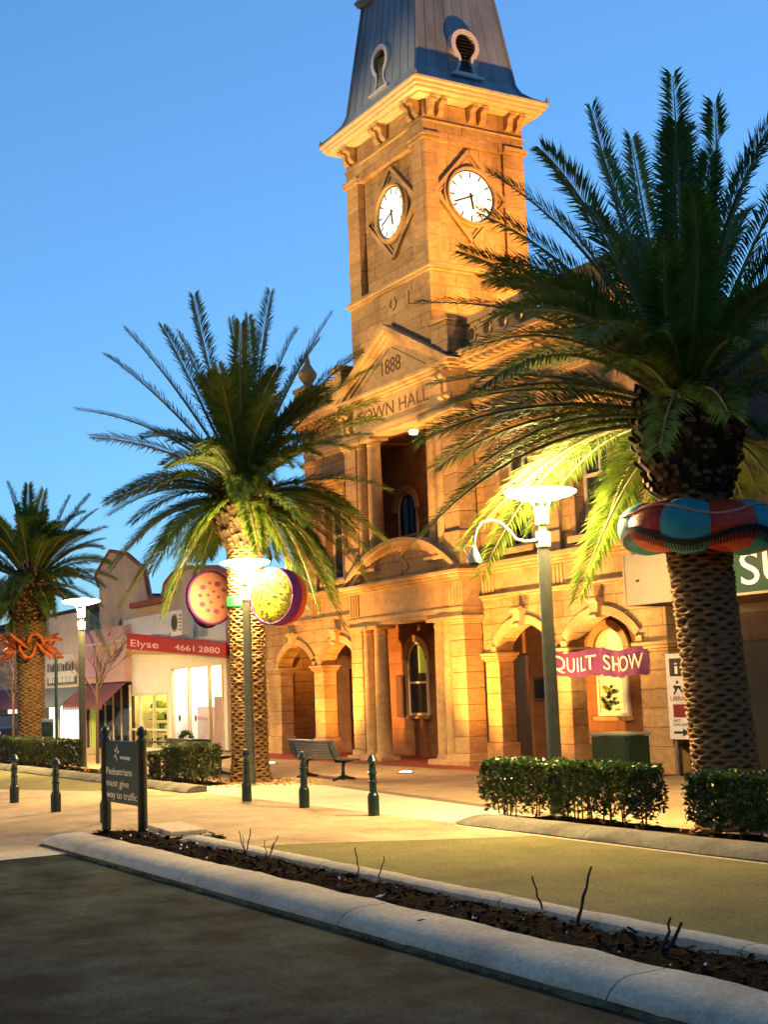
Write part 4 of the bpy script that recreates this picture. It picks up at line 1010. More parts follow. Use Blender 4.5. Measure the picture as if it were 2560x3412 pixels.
# ------------------------------------------------------------------ litter bin
BN = thing('litter_bin', 'green slatted double litter bin in front of the right loggia arch', 'litter bin', (7.2, -1.3, 0))
MB().box(-0.5, 0.5, -0.26, 0.26, 0.04, 0.86, 0.05).build('liner', 'green', BN)
for k in range(17):
    x = -0.48 + k * 0.06
    for y in (-0.285, 0.285): MB().box(x - 0.022, x + 0.022, y - 0.014, y + 0.014, 0.06, 0.88, 0.005).build('slat', 'green', BN)
for k in range(8):
    y = -0.23 + k * 0.066
    for x in (-0.525, 0.525): MB().box(x - 0.014, x + 0.014, y - 0.022, y + 0.022, 0.06, 0.88, 0.005).build('slat', 'green', BN)
MB().box(-0.56, 0.56, -0.32, 0.32, 0.90, 0.95, 0.012).build('lid', 'benchslat', BN)

# ------------------------------------------------------------------ palms
def frond_mesh(P0, P1, P2, seed, nl=118, ll=0.52, wid=0.036, start=0.13):
    r = random.Random(seed); P0, P1, P2 = Vector(P0), Vector(P1), Vector(P2)
    B = lambda t: P0 * (1 - t) ** 2 + P1 * 2 * t * (1 - t) + P2 * t * t
    dB = lambda t: ((P1 - P0) * (1 - t) + (P2 - P1) * t).normalized()
    L = (P1 - P0).length * .5 + (P2 - P1).length * .5 + (P2 - P0).length * .5
    mb = MB(); rib = MB()
    n = 12; rib.tube([B(k / n) for k in range(n + 1)], [0.034 * (1 - k / n) ** 0.8 + 0.004 for k in range(n + 1)], 5)
    roll = r.uniform(-0.35, 0.35)
    for s in (-1, 1):
        for k in range(nl):
            t = start + (0.995 - start) * (k + r.uniform(-.3, .3)) / (nl - 1); t = min(0.995, max(start, t))
            p = B(t); d = dB(t); side = d.cross(Vector((0, 0, 1)))
            if side.length < 0.05: side = d.orthogonal()
            side.normalize(); up = side.cross(d).normalized()
            c, sn = cos(roll), sin(roll); side, up = side * c + up * sn, up * c - side * sn
            prof = min(1.0, 0.4 + (t - start) * 3.2) * (1 - 0.5 * max(0, (t - 0.55) / 0.45) ** 2.2)
            l = ll * prof * r.uniform(0.85, 1.12)
            fwd = 0.6 + 0.85 * t; lift = (0.55 if k % 2 else 0.25) + r.uniform(-.15, .15)
            dr = (side * s + d * fwd + up * lift).normalized()
            tip = p + dr * l + Vector((r.uniform(-.05, .05), r.uniform(-.05, .05), -r.uniform(.08, .34))) * l; mid = p + dr * l * 0.45
            w = dr.cross(up).normalized() * wid * (0.6 + 0.4 * prof)
            mb.add([p, mid + w * .5, tip, mid - w * .5], [(0, 1, 2, 3)])
    return mb, rib
def keep_clear(p):
    """pruned away from the street lamp heads and the clock side"""
    return min((p - Vector((x, -6.17, 4.75))).length for x in (11.5, 0.72, -10.82)) < 1.1 or (12.2 < p.x < 14 and p.y < -6.2 and p.z < 5.2) or (p.z < 5.1 and math.hypot(p.x - 14.2, p.y + 5.6) < 2.3)
def palm(name, label, base, top_z, r0, fr_specs, nrand, Lmean, seed, dep_scale=1.0, origin_uv=None, lean=(0, 0)):
    r = random.Random(seed); bx, by, bz = base
    t = thing(name, label, 'palm tree', base, 0, 'palm trees along the street')
    H = top_z - bz
    # trunk: lattice of lozenge leaf scars raised from the stem
    nt, nz = 110, int(H / 0.012); NU, PH = 10, 0.066; v = []; f = []; sc_a = []
    for j in range(nz + 1):
        z = H * j / nz; tt = z / H
        rad = r0 * (1.0 + 0.16 * math.exp(-z / 0.45) - 0.06 * sin(pi * tt) ) * (1 + 0.05 * tt)
        for i in range(nt):
            a = 2 * pi * i / nt; row = z / PH; u = a / (2 * pi) * NU
            best = 9; wob = 0.18 * mnoise.noise((cos(a) * 3 + bx, sin(a) * 3, z * 4))
            for rw in (math.floor(row), math.floor(row) + 1):
                uu = u - 0.5 * (rw % 2) + wob; du = abs(uu - round(uu)); dz = abs(row + wob - rw); best = min(best, du / 0.47 + (dz / 0.55) ** 1.3)
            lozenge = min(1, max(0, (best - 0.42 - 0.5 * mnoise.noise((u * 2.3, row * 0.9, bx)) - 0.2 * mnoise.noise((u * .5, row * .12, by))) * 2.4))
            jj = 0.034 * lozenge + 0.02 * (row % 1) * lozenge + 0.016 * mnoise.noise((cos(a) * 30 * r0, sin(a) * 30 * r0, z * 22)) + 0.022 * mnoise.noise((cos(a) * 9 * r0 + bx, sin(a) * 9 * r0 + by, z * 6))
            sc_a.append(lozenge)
            v.append(((rad + jj) * cos(a) + lean[0] * tt, (rad + jj) * sin(a) + lean[1] * tt, z))
    for j in range(nz):
        for i in range(nt): f.append((j * nt + i, j * nt + (i + 1) % nt, (j + 1) * nt + (i + 1) % nt, (j + 1) * nt + i))
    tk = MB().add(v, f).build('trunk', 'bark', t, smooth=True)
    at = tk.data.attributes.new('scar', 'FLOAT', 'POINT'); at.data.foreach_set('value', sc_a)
    # boss of old leaf bases under the crown
    cen = Vector((lean[0], lean[1], H)); bmb = MB(); smb = MB()
    bmb.lathe([(r0 * .95, -0.1), (r0 * 1.2, 0.15), (r0 * 1.6, 0.5), (r0 * 1.7, 1.0), (r0 * 1.3, 1.55), (r0 * .6, 1.9), (0.02, 2.1)], 24, cen.x, cen.y, H)
    for k in range(430):
        zz = r.uniform(-0.15, 1.6); a = k * 2.39996; rr_ = r0 * (1.0 + 0.72 * sin(min(1, max(0, (zz + .1) / 1.75)) * pi))
        d = Vector((cos(a), sin(a), 0)); p = cen + d * rr_ * 0.9 + Vector((0, 0, zz)); up = Vector((0, 0, 1)); s = d.cross(up) * r.uniform(0.05, 0.085)
        q = p + d * r.uniform(0.12, 0.22) + up * r.uniform(0.10, 0.22)
        bmb.add([p - s - up * .05, p + s - up * .05, p + s * .9 + up * .07, p - s * .9 + up * .07, q - s * .7 - up * .03, q + s * .7 - up * .03, q + s * .6 + up * .03, q - s * .6 + up * .03],
                [(0, 1, 5, 4), (1, 2, 6, 5), (2, 3, 7, 6), (3, 0, 4, 7)])
        smb.add([q - s * .7 - up * .03, q + s * .7 - up * .03, q + s * .6 + up * .03, q - s * .6 + up * .03], [(0, 1, 2, 3)])
    bo = bmb.build('leaf_base_boss', 'boss', t); smb.build('cut_stubs', 'stub', bo, kind='stuff')
    # crown
    org = cen + Vector((0, 0, 1.45)); worg = org + Vector(base); dep = (worg - CAM).dot(CF)
    specs = []
    for (u, w, dz, bow) in fr_specs:
        tip = DP(u, w, dep + dz) - Vector(base); specs.append((tip, bow))
    for k in range(nrand):
        a = k * 2.39996 + r.uniform(-.3, .3); e = radians(r.choice([-38, -20, -5, 10, 25, 40, 58, 72]) + r.uniform(-8, 8)); L = Lmean * r.uniform(0.8, 1.0)
        tip = org + Vector((cos(a) * cos(e), sin(a) * cos(e), sin(e))) * L; specs.append((tip, 0.16 + 0.16 * cos(e)))
    nfix = len(fr_specs)
    for k, (tip, bow) in enumerate(specs):
        d = tip - org; L = d.length; hd = Vector((d.x, d.y, 0)); hd = hd.normalized() if hd.length > .01 else Vector((1, 0, 0))
        st = org + hd * r0 * 0.55 + Vector((0, 0, -0.25 + 0.5 * max(-0.6, min(1, d.z / L))))
        P1 = st.lerp(tip, 0.5) + Vector((0, 0, bow * L)) + Vector((r.uniform(-.06, .06), r.uniform(-.06, .06), 0)) * L
        if k >= nfix and any(keep_clear(st * (1 - q) ** 2 + P1 * 2 * q * (1 - q) + tip * q * q + Vector(base)) for q in (.4, .55, .7, .85, 1)): continue
        lm, rb = frond_mesh(st, P1, tip, seed * 100 + k)
        fo = lm.build('frond', 'frond', t); rb.build('midrib', 'rachis', fo, smooth=True)
    return t
R_specs = [(1455, 165, -.3, .03), (1278, 235, .3, .10), (1172, 325, -.4, .22), (1062, 375, .3, .16), (1040, 462, .8, .14), (1000, 545, .5, .16), (1062, 600, 1.2, .15), (912, 655, -.3, .20), (930, 832, .2, .17), (985, 868, 1.0, .2), (910, 950, 0, .16), (905, 1165, -.3, .22), (945, 1010, .6, .2), (1040, 1245, 3.6, .30), (1085, 1140, 3.9, .28), (1252, 1290, 2.2, .26), (1150, 1150, 3.2, .25), (1210, 470, 1.5, .14), (1300, 330, 1.6, .12), (1365, 300, 2.2, .1),
           (1545, 225, .2, .06), (1500, 420, -1.8, .10), (1440, 520, -2.6, .10), (1670, 262, -.4, .14), (1740, 330, .5, .16), (1760, 430, -.8, .16), (1780, 560, .4, .18), (1800, 700, -.6, .2), (1790, 860, .3, .22), (1765, 1000, -.3, .25), (1700, 1090, .6, .28), (1640, 1060, 1.3, .28), (1625, 745, -2.4, .30), (1420, 720, -2.5, .28), (1330, 800, -2.3, .25), (1180, 720, -2.0, .2), (1580, 900, -2.6, .3), (1690, 620, -2.2, .2), (1390, 640, 2.6, .2), (1600, 500, 2.2, .12), (1350, 1060, 2.4, .3), (1500, 1010, 2.8, .3), (960, 1100, .4, .24), (1000, 1180, 2.6, .28), (1080, 1010, 1.5, .24), (1010, 1030, -.6, .22), (940, 885, .9, .18), (1300, 1180, 2.6, .3), (1390, 1120, 1.9, .3), (1620, 1110, 1.8, .3), (1700, 980, -1.2, .26)]
Rb = FP(1562, 1500, -5.6)
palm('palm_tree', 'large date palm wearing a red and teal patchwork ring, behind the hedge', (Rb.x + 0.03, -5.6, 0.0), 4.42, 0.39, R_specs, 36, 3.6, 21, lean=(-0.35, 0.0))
M_specs = [(418, 640, 0, .12), (585, 632, .3, .05), (716, 680, -.2, .08), (272, 714, .2, .14), (352, 708, .8, .16), (385, 720, 1.2, .12), (232, 770, -.3, .12), (168, 886, 0, .16), (200, 945, .6, .12), (232, 1085, -.4, .22), (240, 1110, .7, .24), (244, 1225, 0, .30), (262, 1308, -.6, .36), (355, 1330, .3, .36), (300, 1250, 1.0, .33), (375, 1260, -.9, .36), (430, 1235, .9, .36), (498, 690, .9, .05), (535, 685, 1.5, .1), (640, 715, .9, .14), (690, 735, 1.4, .16), (780, 762, .4, .16), (815, 792, -.3, .16), (812, 868, .7, .18), (822, 905, -.3, .18), (800, 940, 1.2, .2), (838, 1058, .1, .20), (835, 1170, -.2, .26), (800, 1262, .5, .30), (790, 1190, 1.1, .3), (745, 1362, -.4, .36), (655, 1310, .6, .38), (700, 1230, 1.3, .36), (590, 1205, 1.4, .4), (520, 700, -2.0, .1), (470, 790, -2.4, .15), (600, 850, -2.6, .22), (430, 960, -2.6, .25), (640, 1010, -2.5, .28), (520, 1080, -2.8, .32), (300, 1165, .5, .28), (268, 1195, -.5, .28), (330, 1235, .9, .32), (405, 1190, -1.6, .34), (765, 1105, .6, .26), (785, 1235, -.5, .3), (722, 1300, .9, .34), (690, 1335, -.6, .36), (640, 1250, -1.2, .36), (450, 1200, 1.6, .36), (560, 1190, -2.0, .36)]
Mb = FP(537, 1500, -5.74)
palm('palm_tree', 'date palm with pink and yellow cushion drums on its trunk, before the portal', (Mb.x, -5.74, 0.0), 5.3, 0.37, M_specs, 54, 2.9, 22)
L_specs = [(15, 1045, 0, .1), (60, 1048, .5, .05), (95, 1062, -.4, .06), (150, 1075, .3, .1), (192, 1072, .8, .12), (207, 1103, 0, .12), (226, 1140, -.4, .14), (222, 1165, .6, .16), (232, 1215, 0, .22), (245, 1250, .7, .25), (238, 1425, -.3, .36), (205, 1330, .8, .34), (150, 1300, 1.2, .34), (70, 1380, -.6, .34), (30, 1390, .6, .36), (-60, 1100, 0, .12), (-90, 1200, .3, .2), (-80, 1320, -.3, .3), (-20, 1360, .5, .34), (110, 1330, -1.5, .35)]
Lb = FP(66, 1500, -5.8)
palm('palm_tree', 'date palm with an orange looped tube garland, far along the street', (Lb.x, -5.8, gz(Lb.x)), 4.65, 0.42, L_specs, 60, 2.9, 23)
# leaf litter round the cushioned palm
mb = MB(); r = random.Random(4)
for k in range(2200):
    a = r.uniform(0, 6.28); d = 0.35 + abs(r.gauss(0, 0.62)); x = Mb.x + cos(a) * d * 1.25 + .25; y = -5.74 + sin(a) * d * .9
    if d > 2: continue
    s = r.uniform(0.015, 0.045); b = r.uniform(0, 6.28); p = Vector((x, y, 0.018 + r.uniform(0, .05) * max(0, 1 - d / 1.5)))
    dd = Vector((cos(b), sin(b), r.uniform(-.3, .5))) * s; ss = Vector((-sin(b), cos(b), r.uniform(-.3, .3))) * s * .5
    mb.quad(p - dd, p + ss, p + dd, p - ss)
o = mb.build('leaf_litter', 'chip2', kind='stuff'); o['label'] = 'dry brown leaf litter spread round the palm base'; o['category'] = 'leaf litter'

# ------------------------------------------------------------------ hedges
def hedge(x0, x1, y0, y1, h, label, n, m, seed, z=0.08, group='clipped hedges in the planting beds', gaps=0.22, low0=0.14):
    r = random.Random(seed); t = thing('hedge', label, 'hedge', ((x0 + x1) / 2, (y0 + y1) / 2, 0), 0, group)
    cx, cy = (x0 + x1) / 2, (y0 + y1) / 2; hx, hy = (x1 - x0) / 2, (y1 - y0) / 2
    mb = MB()
    for k in range(n):
        q = r.random()
        x, y, zz = r.uniform(-1, 1), r.uniform(-1, 1), r.random() ** 0.75
        f_ = r.random()
        if f_ < 0.35: zz = r.uniform(0.86, 1.0)
        elif f_ < 0.75: y = r.choice((-1, 1)) * r.uniform(.8, 1)
        elif f_ < 0.85: x = r.choice((-1, 1)) * r.uniform(.92, 1)
        low = mnoise.noise((x * hx * 3 + seed, y * 2, 7.0))
        if zz < low0 + gaps * max(0, low + 0.2) and r.random() < 0.86: continue
        bul = 1 + 0.12 * mnoise.noise((x * hx * 2.2, y * 2, zz * 3 + seed)); X = x * hx * (0.94 + 0.06 * bul) * (1 - 0.10 * max(0, zz - .6)) ; Y = y * hy * bul * (0.82 + 0.18 * min(1, zz * 1.6)); Z = z + h * zz * (1 + 0.07 * mnoise.noise((x * hx * 3.1, y * 3, seed)))
        p = Vector((X, Y, Z)); d = Vector((r.gauss(0, 1) + x * .3, r.gauss(0, 1) + y * .8, r.gauss(0.5, .9))).normalized(); s = d.orthogonal().normalized(); s = (s * cos(q * 6.3) + d.cross(s) * sin(q * 6.3))
        L = r.uniform(0.028, 0.06); W = L * r.uniform(.26, .42)
        mb.add([p - d * L, p + s * W + d * L * .1, p + d * L, p - s * W + d * L * .1], [(0, 1, 2, 3)])
    mb.build('foliage', m, t, kind='stuff')
    st = MB()
    for k in range(int((x1 - x0) * 7)):
        x, y = r.uniform(-hx * .93, hx * .93), r.uniform(-hy * .6, hy * .6); st.tube([(x, y, 0.05), (x + r.uniform(-.05, .05), y, z + h * .35), (x + r.uniform(-.12, .12), y + r.uniform(-.1, .1), z + h * .8)], [0.012, 0.009, 0.004], 5)
    st.build('stems', 'twig', t, kind='stuff')
    return t
hx = lambda u, y: FP(u, 1700, y).x
hedge(hx(1032, -6.95), hx(1432, -6.5), -6.95, -6.4, 0.78, 'dense dark green clipped hedge in front of the camera lamp post', 13500, 'hedge', 31)
hedge(hx(1472, -6.95), hx(1472, -6.95) + 3.6, -6.95, -6.35, 0.74, 'dark green clipped hedge in front of the patchwork-ringed palm', 14000, 'hedge', 32)
hedge(hx(352, -7.3), hx(476, -6.6), -7.3, -6.55, 0.82, 'rounded reddish-green shrub hedge beside the cushioned palm', 8000, 'hedge2', 33, gaps=.15, low0=.06)
hedge(hx(318, -7.2), hx(343, -7.2), -7.2, -6.75, 0.62, 'small reddish-green shrub behind the pedestrian sign', 2500, 'hedge2', 34, gaps=.15, low0=.06)
hedge(hx(-40, -7.4), hx(178, -6.8), -7.4, -6.75, 0.80, 'long reddish-green hedge below the far disc lamp and palm', 22000, 'hedge2', 35, gaps=.1, low0=.06)

# ------------------------------------------------------------------ bare stems in the median
def stems(u, v, sticks, label, seed):
    g0 = G(u, v, 0.12); r = random.Random(seed); t = thing('pruned_rose', label, 'pruned plant', (g0.x, g0.y, 0.1), 0, 'pruned roses in the median bed')
    for (u1, v1, rad, knots) in sticks:
        d = (g0 - CAM).dot(CF); p = DP(u1, v1, d + r.uniform(-.1, .1)) - Vector((g0.x, g0.y, 0.1)); n = 6
        pts = [Vector((r.uniform(-.02, .02), r.uniform(-.02, .02), -0.05)).lerp(p, k / n) + Vector((r.uniform(-1, 1), r.uniform(-1, 1), 0)) * 0.010 * (0 < k < n) for k in range(n + 1)]
        mb = MB().tube(pts, [rad * (1.25 if (knots and k in (1, 3)) else 1) * (1 - .35 * k / n) for k in range(n + 1)], 6)
        if knots:
            q = pts[1]; mb.tube([q, q + Vector((.03, -.01, .05))], [rad, rad * .6], 6)
        mb.build('stem', 'twig', t)
stems(530, 1840, [(517, 1795, .008, 0), (541, 1790, .009, 0), (524, 1806, .006, 0)], 'clump of thin cut stems nearest the pedestrian sign', 1)
stems(575, 1848, [(572, 1815, .007, 0), (590, 1822, .006, 0), (601, 1805, .007, 0)], 'three short cut stems beside the far median kerb', 2)
stems(776, 1888, [(767, 1830, .008, 0)], 'single straight bare stem in the median soil', 3)
stems(815, 1898, [(830, 1850, .008, 0)], 'single slanting bare stem before the lane', 4)
stems(1176, 1962, [(1150, 1893, .010, 0)], 'thin bare stem leaning towards the sign', 5)
stems(1243, 1985, [(1279, 1872, .013, 1)], 'tall knotted bare rose stem with pruned side shoots', 6)
stems(1432, 2052, [(1450, 1982, .012, 1), (1474, 1993, .016, 1)], 'thick forked rose stump with two cut shoots', 7)
LD = thing('pit_lid', 'flat concrete pit lid lying in the soil behind the pedestrian sign', 'pit lid', (9.15, -11.22, 0.0), -0.1)
MB().box(-0.72, 0.72, -0.27, 0.27, 0.075, 0.135, 0.012).build('slab', 'paveband', LD)
MB().box(-0.76, 0.76, -0.31, 0.31, 0.01, 0.07, 0.01).build('frame', 'concrete', LD)

# ------------------------------------------------------------------ patchwork ring on the right palm
rc = FP(1505, 1143, -5.6)
PR = thing('patchwork_ring', 'stuffed red and teal patchwork ring with black fringe round the palm trunk', 'decoration', (Rb.x - 0.2, -5.6, rc.z))
NP, RM, rm = 10, 0.72, 0.345
tilt = Matrix.Rotation(radians(4), 4, 'Y')
def tor(a, b, rr_=1.0):
    w = 1 + 0.05 * sin(5 * a + 1); return tilt @ Vector((cos(a) * (RM + rm * rr_ * 1.06 * cos(b) * w), sin(a) * (RM + rm * rr_ * 1.06 * cos(b) * w), rm * rr_ * sin(b) * w))
for k in range(NP):
    mb = MB(); na, nb_ = 8, 28; v = []; f = []
    for i in range(na + 1):
        a = 2 * pi * (k + i / na) / NP; puff = 0.90 + 0.11 * sin(pi * i / na) ** 0.5
        for j in range(nb_):
            b = 2 * pi * j / nb_; v.append(tor(a, b, puff + 0.012 * sin(9 * b + 3 * i)))
    for i in range(na):
        for j in range(nb_): f.append((i * nb_ + j, i * nb_ + (j + 1) % nb_, (i + 1) * nb_ + (j + 1) % nb_, (i + 1) * nb_ + j))
    mb.add(v, f).build('patch', 'redcloth' if k % 2 else 'teal', PR, smooth=True)
n = 160; br = MB(); fb = MB(); fr_ = MB(); prev = None
for k in range(n + 1):
    a = 2 * pi * k / n; b1 = radians(38) + 0.22 * sin(4 * a + 0.7); b2 = radians(-22) + 0.30 * sin(4 * a + 2.0)
    cur = (tor(a, b1, 1.03), tor(a, b2 + .10, 1.03), tor(a, b2 - .12, 1.04), tor(a, b2 - .42, 1.08))
    if prev:
        fb.quad(prev[1], cur[1], cur[2], prev[2])
        if k % 1 == 0: fr_.quad(prev[2], prev[2].lerp(cur[2], .62), prev[3].lerp(cur[3], .5), prev[3])
    prev = cur
br.tube([tor(2 * pi * k / n, radians(38) + 0.22 * sin(4 * 2 * pi * k / n + 0.7), 1.02) for k in range(n + 1)], 0.016, 6); br.build('braid', 'braid', PR, smooth=True)
fb.build('fringe_band', 'fringe', PR); fr_.build('fringe', 'fringe', PR, kind='stuff')

# ------------------------------------------------------------------ cushion drums on the middle palm
def drum(u, v, rz_, R, depth, facem, sidem, side2, dots, label, dy=0.0, seed=1):
    c = FP(u, v, -5.74 + dy); r = random.Random(seed)
    t = thing('cushion_drum', label, 'decoration', c, 0, 'quilted cushion drums tied to the palm')
    nrm = Vector((cos(rz_), sin(rz_), 0.05)).normalized(); ux = Vector((-sin(rz_), cos(rz_), 0)); uz = nrm.cross(ux)
    P = lambda q, a, d: (ux * cos(a) + uz * sin(a)) * q + nrm * d
    n = 40
    def surf(name, prof, m):
        mb = MB(); vv = []; ff = []
        for q, d in prof: vv += [P(q, 2 * pi * k / n, d) for k in range(n)]
        for i in range(len(prof) - 1): ff += [(i * n + k, i * n + (k + 1) % n, (i + 1) * n + (k + 1) % n, (i + 1) * n + k) for k in range(n)]
        mb.add(vv, ff); return mb.build(name, m, t, smooth=True)
    surf('face', [(0.001, 0.07), (R * .5, 0.062), (R * .8, 0.045), (R * .95, 0.015), (R, 0.0)], facem)
    surf('side', [(R, 0.0), (R * 1.04, -depth * .25), (R * 1.05, -depth * .5)], sidem)
    surf('side', [(R * 1.05, -depth * .5), (R * 1.03, -depth * .8), (R * .96, -depth)], side2)
    rimm = MB().tube([P(R * 1.0, 2 * pi * k / n, 0.0) for k in range(n + 1)], 0.035, 8); rimm.build('rim', 'purple' if facem != 'lime' else 'fringe', t, smooth=True)
    surf('back', [(R * .96, -depth), (R * .5, -depth - .04), (0.001, -depth - .05)], facem)
    for (q, a, s) in dots:
        mb = MB(); fh = (0.07 - 0.016 * q) if q < .5 else (0.062 - 0.057 * (q - .5)) if q < .8 else 0.045 - 0.2 * (q - .8); cc = P(q * R, a, fh + 0.007); m_ = 9
        mb.add([cc + (ux * cos(2 * pi * k / m_) * s + uz * sin(2 * pi * k / m_) * s * .75) * (1 + .15 * sin(3 * k)) for k in range(m_)], [tuple(range(m_))])
        mb.build('patch', dots_m[facem], t)
    return t
dots_m = {'peach': 'pinkdot', 'yellow': 'darkdot', 'lime': 'darkdot'}
to_cam = math.atan2(CAM.y + 5.74, CAM.x - Mb.x)
pd = [(0.55, radians(30 + 36 * k), 0.085 if k % 2 else 0.06) for k in range(9)] + [(0.22, radians(80 * k), 0.05) for k in range(4)]
yr = random.Random(8); yd = [(math.sqrt(yr.random()) * .93, yr.uniform(0, 6.28), yr.uniform(0.018, 0.045)) for k in range(70)]
drum(457, 1291, to_cam + 0.55, 0.62, 0.16, 'peach', 'purple', 'pinkdot', pd, 'peach cushion drum with mauve patches and purple edge on the palm trunk', -0.25, 1)
drum(588, 1288, to_cam - 0.72, 0.60, 0.50, 'yellow', 'purple', 'redcloth', yd, 'yellow spotted cushion drum with purple and red sides on the palm trunk', -0.1, 2)
drum(447, 1303, to_cam + 0.95, 0.60, 0.12, 'lime', 'fringe', 'fringe', [], 'lime edged cushion drum mostly hidden behind the peach one', 0.5, 3)
GB = MB().lathe([(0.43, 0), (0.45, 0.03), (0.45, 0.22), (0.43, 0.25)], 32, 0, 0, cap=False).build('trunk_band', 'greenband'); q = FP(505, 1308, -5.74); GB.location = (Mb.x, -5.74, q.z - .1)
tag(GB, 'green cloth band round the palm trunk between the cushion drums', 'band')
# ------------------------------------------------------------------ orange garland on the far palm
og = thing('tube_garland', 'looped orange tube garland hung round the far palm trunk', 'decoration', (Lb.x, -5.8, FP(66, 1395, -5.8).z)); r = random.Random(6)
for k in range(14):
    a = 2 * pi * k / 14; pts = []
    for i in range(13):
        s = i / 12; b = a + (s - .5) * 0.9; rad = 0.52 + 0.55 * sin(pi * s) * r.uniform(.6, 1.1); pts.append((cos(b) * rad, sin(b) * rad, -0.35 * sin(pi * s) * (1 if k % 2 else -.8) + 0.12 * sin(6 * s + k)))
    MB().tube(pts, 0.05, 8).build('tube_loop', 'orange', og, smooth=True)

# ------------------------------------------------------------------ quilt show bunting
def banner(u0, v0, u1, v1, h, word, label, seed):
    a, b = FP(u0, v0, 0.46), FP(u1, v1, 0.46); n = 26; r = random.Random(seed)
    t = thing('cloth_banner', label, 'banner', (a.x, 0.46, a.z), 0, 'purple banners on the right loggia')
    W = b.x - a.x; mb = MB(); v = []; f = []; rows = 5
    wav = lambda s: 0.05 * sin(9 * s + seed) + 0.03 * sin(17 * s)
    top = lambda s: (b.z - a.z) * s - 0.06 * sin(pi * s) + 0.02 * sin(8 * s + seed); 
    for i in range(n + 1):
        s = i / n
        for j in range(rows + 1):
            q = j / rows; sc_ = 0.035 * abs(sin(s * 7 * pi)) * (q == 1); v.append((W * s, -wav(s) * (.4 + .6 * q), top(s) - (h - 0.03 * sin(3 * s)) * q - sc_))
    for i in range(n):
        for j in range(rows): k = i * (rows + 1) + j; f.append((k, k + 1, k + rows + 2, k + rows + 1))
    mb.add(v, f).build('cloth', 'bannercloth', t, smooth=True)
    L = fit_text('lettering', word, W * .07, W * .93, 0, h * .55, 0, 'bannertext', t, 0.003)
    for vert in L.data.vertices:
        s = vert.co.x / W; vert.co.z += top(s) - h * .78; vert.co.y -= wav(s) * .8 + 0.015
    MB().tube([(-0.25, 0, 0.02), (0, 0, 0), (W, 0, b.z - a.z), (W + .2, 0, b.z - a.z + .03)], 0.006, 5).build('cord', 'twig', t)
banner(1187, 1402, 1297, 1400, 0.58, 'QUILT', 'purple cloth banner lettered QUILT beside the lamp pole', 1)
banner(1301, 1400, 1395, 1394, 0.58, 'SHOW', 'purple cloth banner lettered SHOW across the right arch', 2)

# ------------------------------------------------------------------ neighbouring shop on the right
NB = thing('corner_shop', 'dark shop building beside the town hall with beige and green awning fascia', 'shop')
MB().box(6.95, 24, 0.7, 8, 0, 6.4).build('wall', 'darkwall', NB)
MB().box(6.72, 6.94, 2.4, 8, 0, 9.5).build('wall', 'darkwall', NB)
aw = MB().box(9.6, 24, -2.9, 0.69, 3.25, 3.33).box(9.6, 24, -2.9, 0.69, 3.95, 4.0).build('awning', 'brownsoffit', NB)
MB().box(9.62, 11.55, -2.98, -2.905, 3.22, 4.12, 0.008).build('fascia', 'beige', aw)
MB().box(11.553, 24, -2.985, -2.905, 3.22, 4.12, 0.008).build('fascia', 'shopgreen', aw)
MB().box(11.553, 24, -3.0, -2.99, 3.2, 3.24).build('trim_strip', 'beige', aw)
MB().box(9.6, 24, -0.3, -0.2, 3.10, 3.248).build('beam', 'beige', aw)
MB().box(9.55, 9.6, -2.98, 0.69, 3.22, 4.1).build('end_panel', 'beige', aw)
fit_text('lettering', 'SU', 12.38, 13.45, 3.36, 0.52, -2.99, 'whiteletter', aw, 0.004)
MB().box(9.9, 9.98, -2.99, -2.981, 3.62, 3.66).build('stain', 'black', aw)
dr = MB().box(8.35, 9.4, 0.66, 0.698, 0, 2.6, .01).build('door', 'black', NB)
nn = FP(1580, 1050, 0.3)
NS = thing('neon_strip', 'bright green vertical neon strip glowing behind the right palm', 'neon light', (nn.x, 0.3, nn.z))
MB().box(-0.07, 0.07, -0.04, 0.04, -0.38, 0.34, 0.02).build('tube', 'neon', NS); MB().box(-0.1, 0.1, 0.045, 0.09, -0.45, 0.42).build('backing', 'black', NS)
MB().box(-.03, .03, .09, .42, -.05, .05).build('bracket', 'black', NS)
# visitor information board
IB = thing('information_board', 'tall white visitor information board with symbols and black arrow', 'sign board', (6.74, 0.42, 0))
MB().box(0.0, 0.8, -0.03, 0.03, 0.72, 2.44, 0.01).build('panel', 'white', IB)
MB().box(0.12, 0.5, -0.036, -0.032, 1.98, 2.34).build('symbol', 'blackletter', IB)
fit_text('lettering', 'i', 0.27, 0.36, 2.03, 0.24, -0.038, 'whiteletter', IB, 0.002)
mb = MB(); disc(mb, (0.32, -0.034, 1.86), (0, -1, 0), 0.035, 12, 0.003)
for p, q in (((0.2, 1.62), (0.34, 1.78)), ((0.34, 1.78), (0.46, 1.66)), ((0.22, 1.78), (0.42, 1.76)), ((0.3, 1.7), (0.2, 1.78))): bar(mb, (p[0], -0.032, p[1]), (q[0], -0.032, q[1]), 0.04, 0.004, (0, -1, 0))
mb.build('symbol', 'signgreen', IB)
fit_text('lettering', 'LIBRARY', 0.1, 0.7, 1.49, 0.09, -0.034, 'redprint', IB, 0.002)
MB().box(0.16, 0.56, -0.036, -0.032, 1.16, 1.42).build('symbol', 'redprint', IB)
fit_text('lettering', 'ART\nGALLERY', 0.14, 0.62, 1.07, 0.055, -0.034, 'blackletter', IB, 0.002)
mb = MB(); bar(mb, (0.14, -0.032, .86), (0.42, -0.032, .86), 0.045, 0.004, (0, -1, 0)); mb.prism([(0.40, .78), (0.6, .86), (0.40, .94)], 'y', -0.037, -0.032); mb.build('arrow', 'blackletter', IB)
for x in (0.1, 0.7): MB().box(x - .025, x + .025, 0.032, 0.08, 0.0, 2.4).build('post', 'steel', IB)

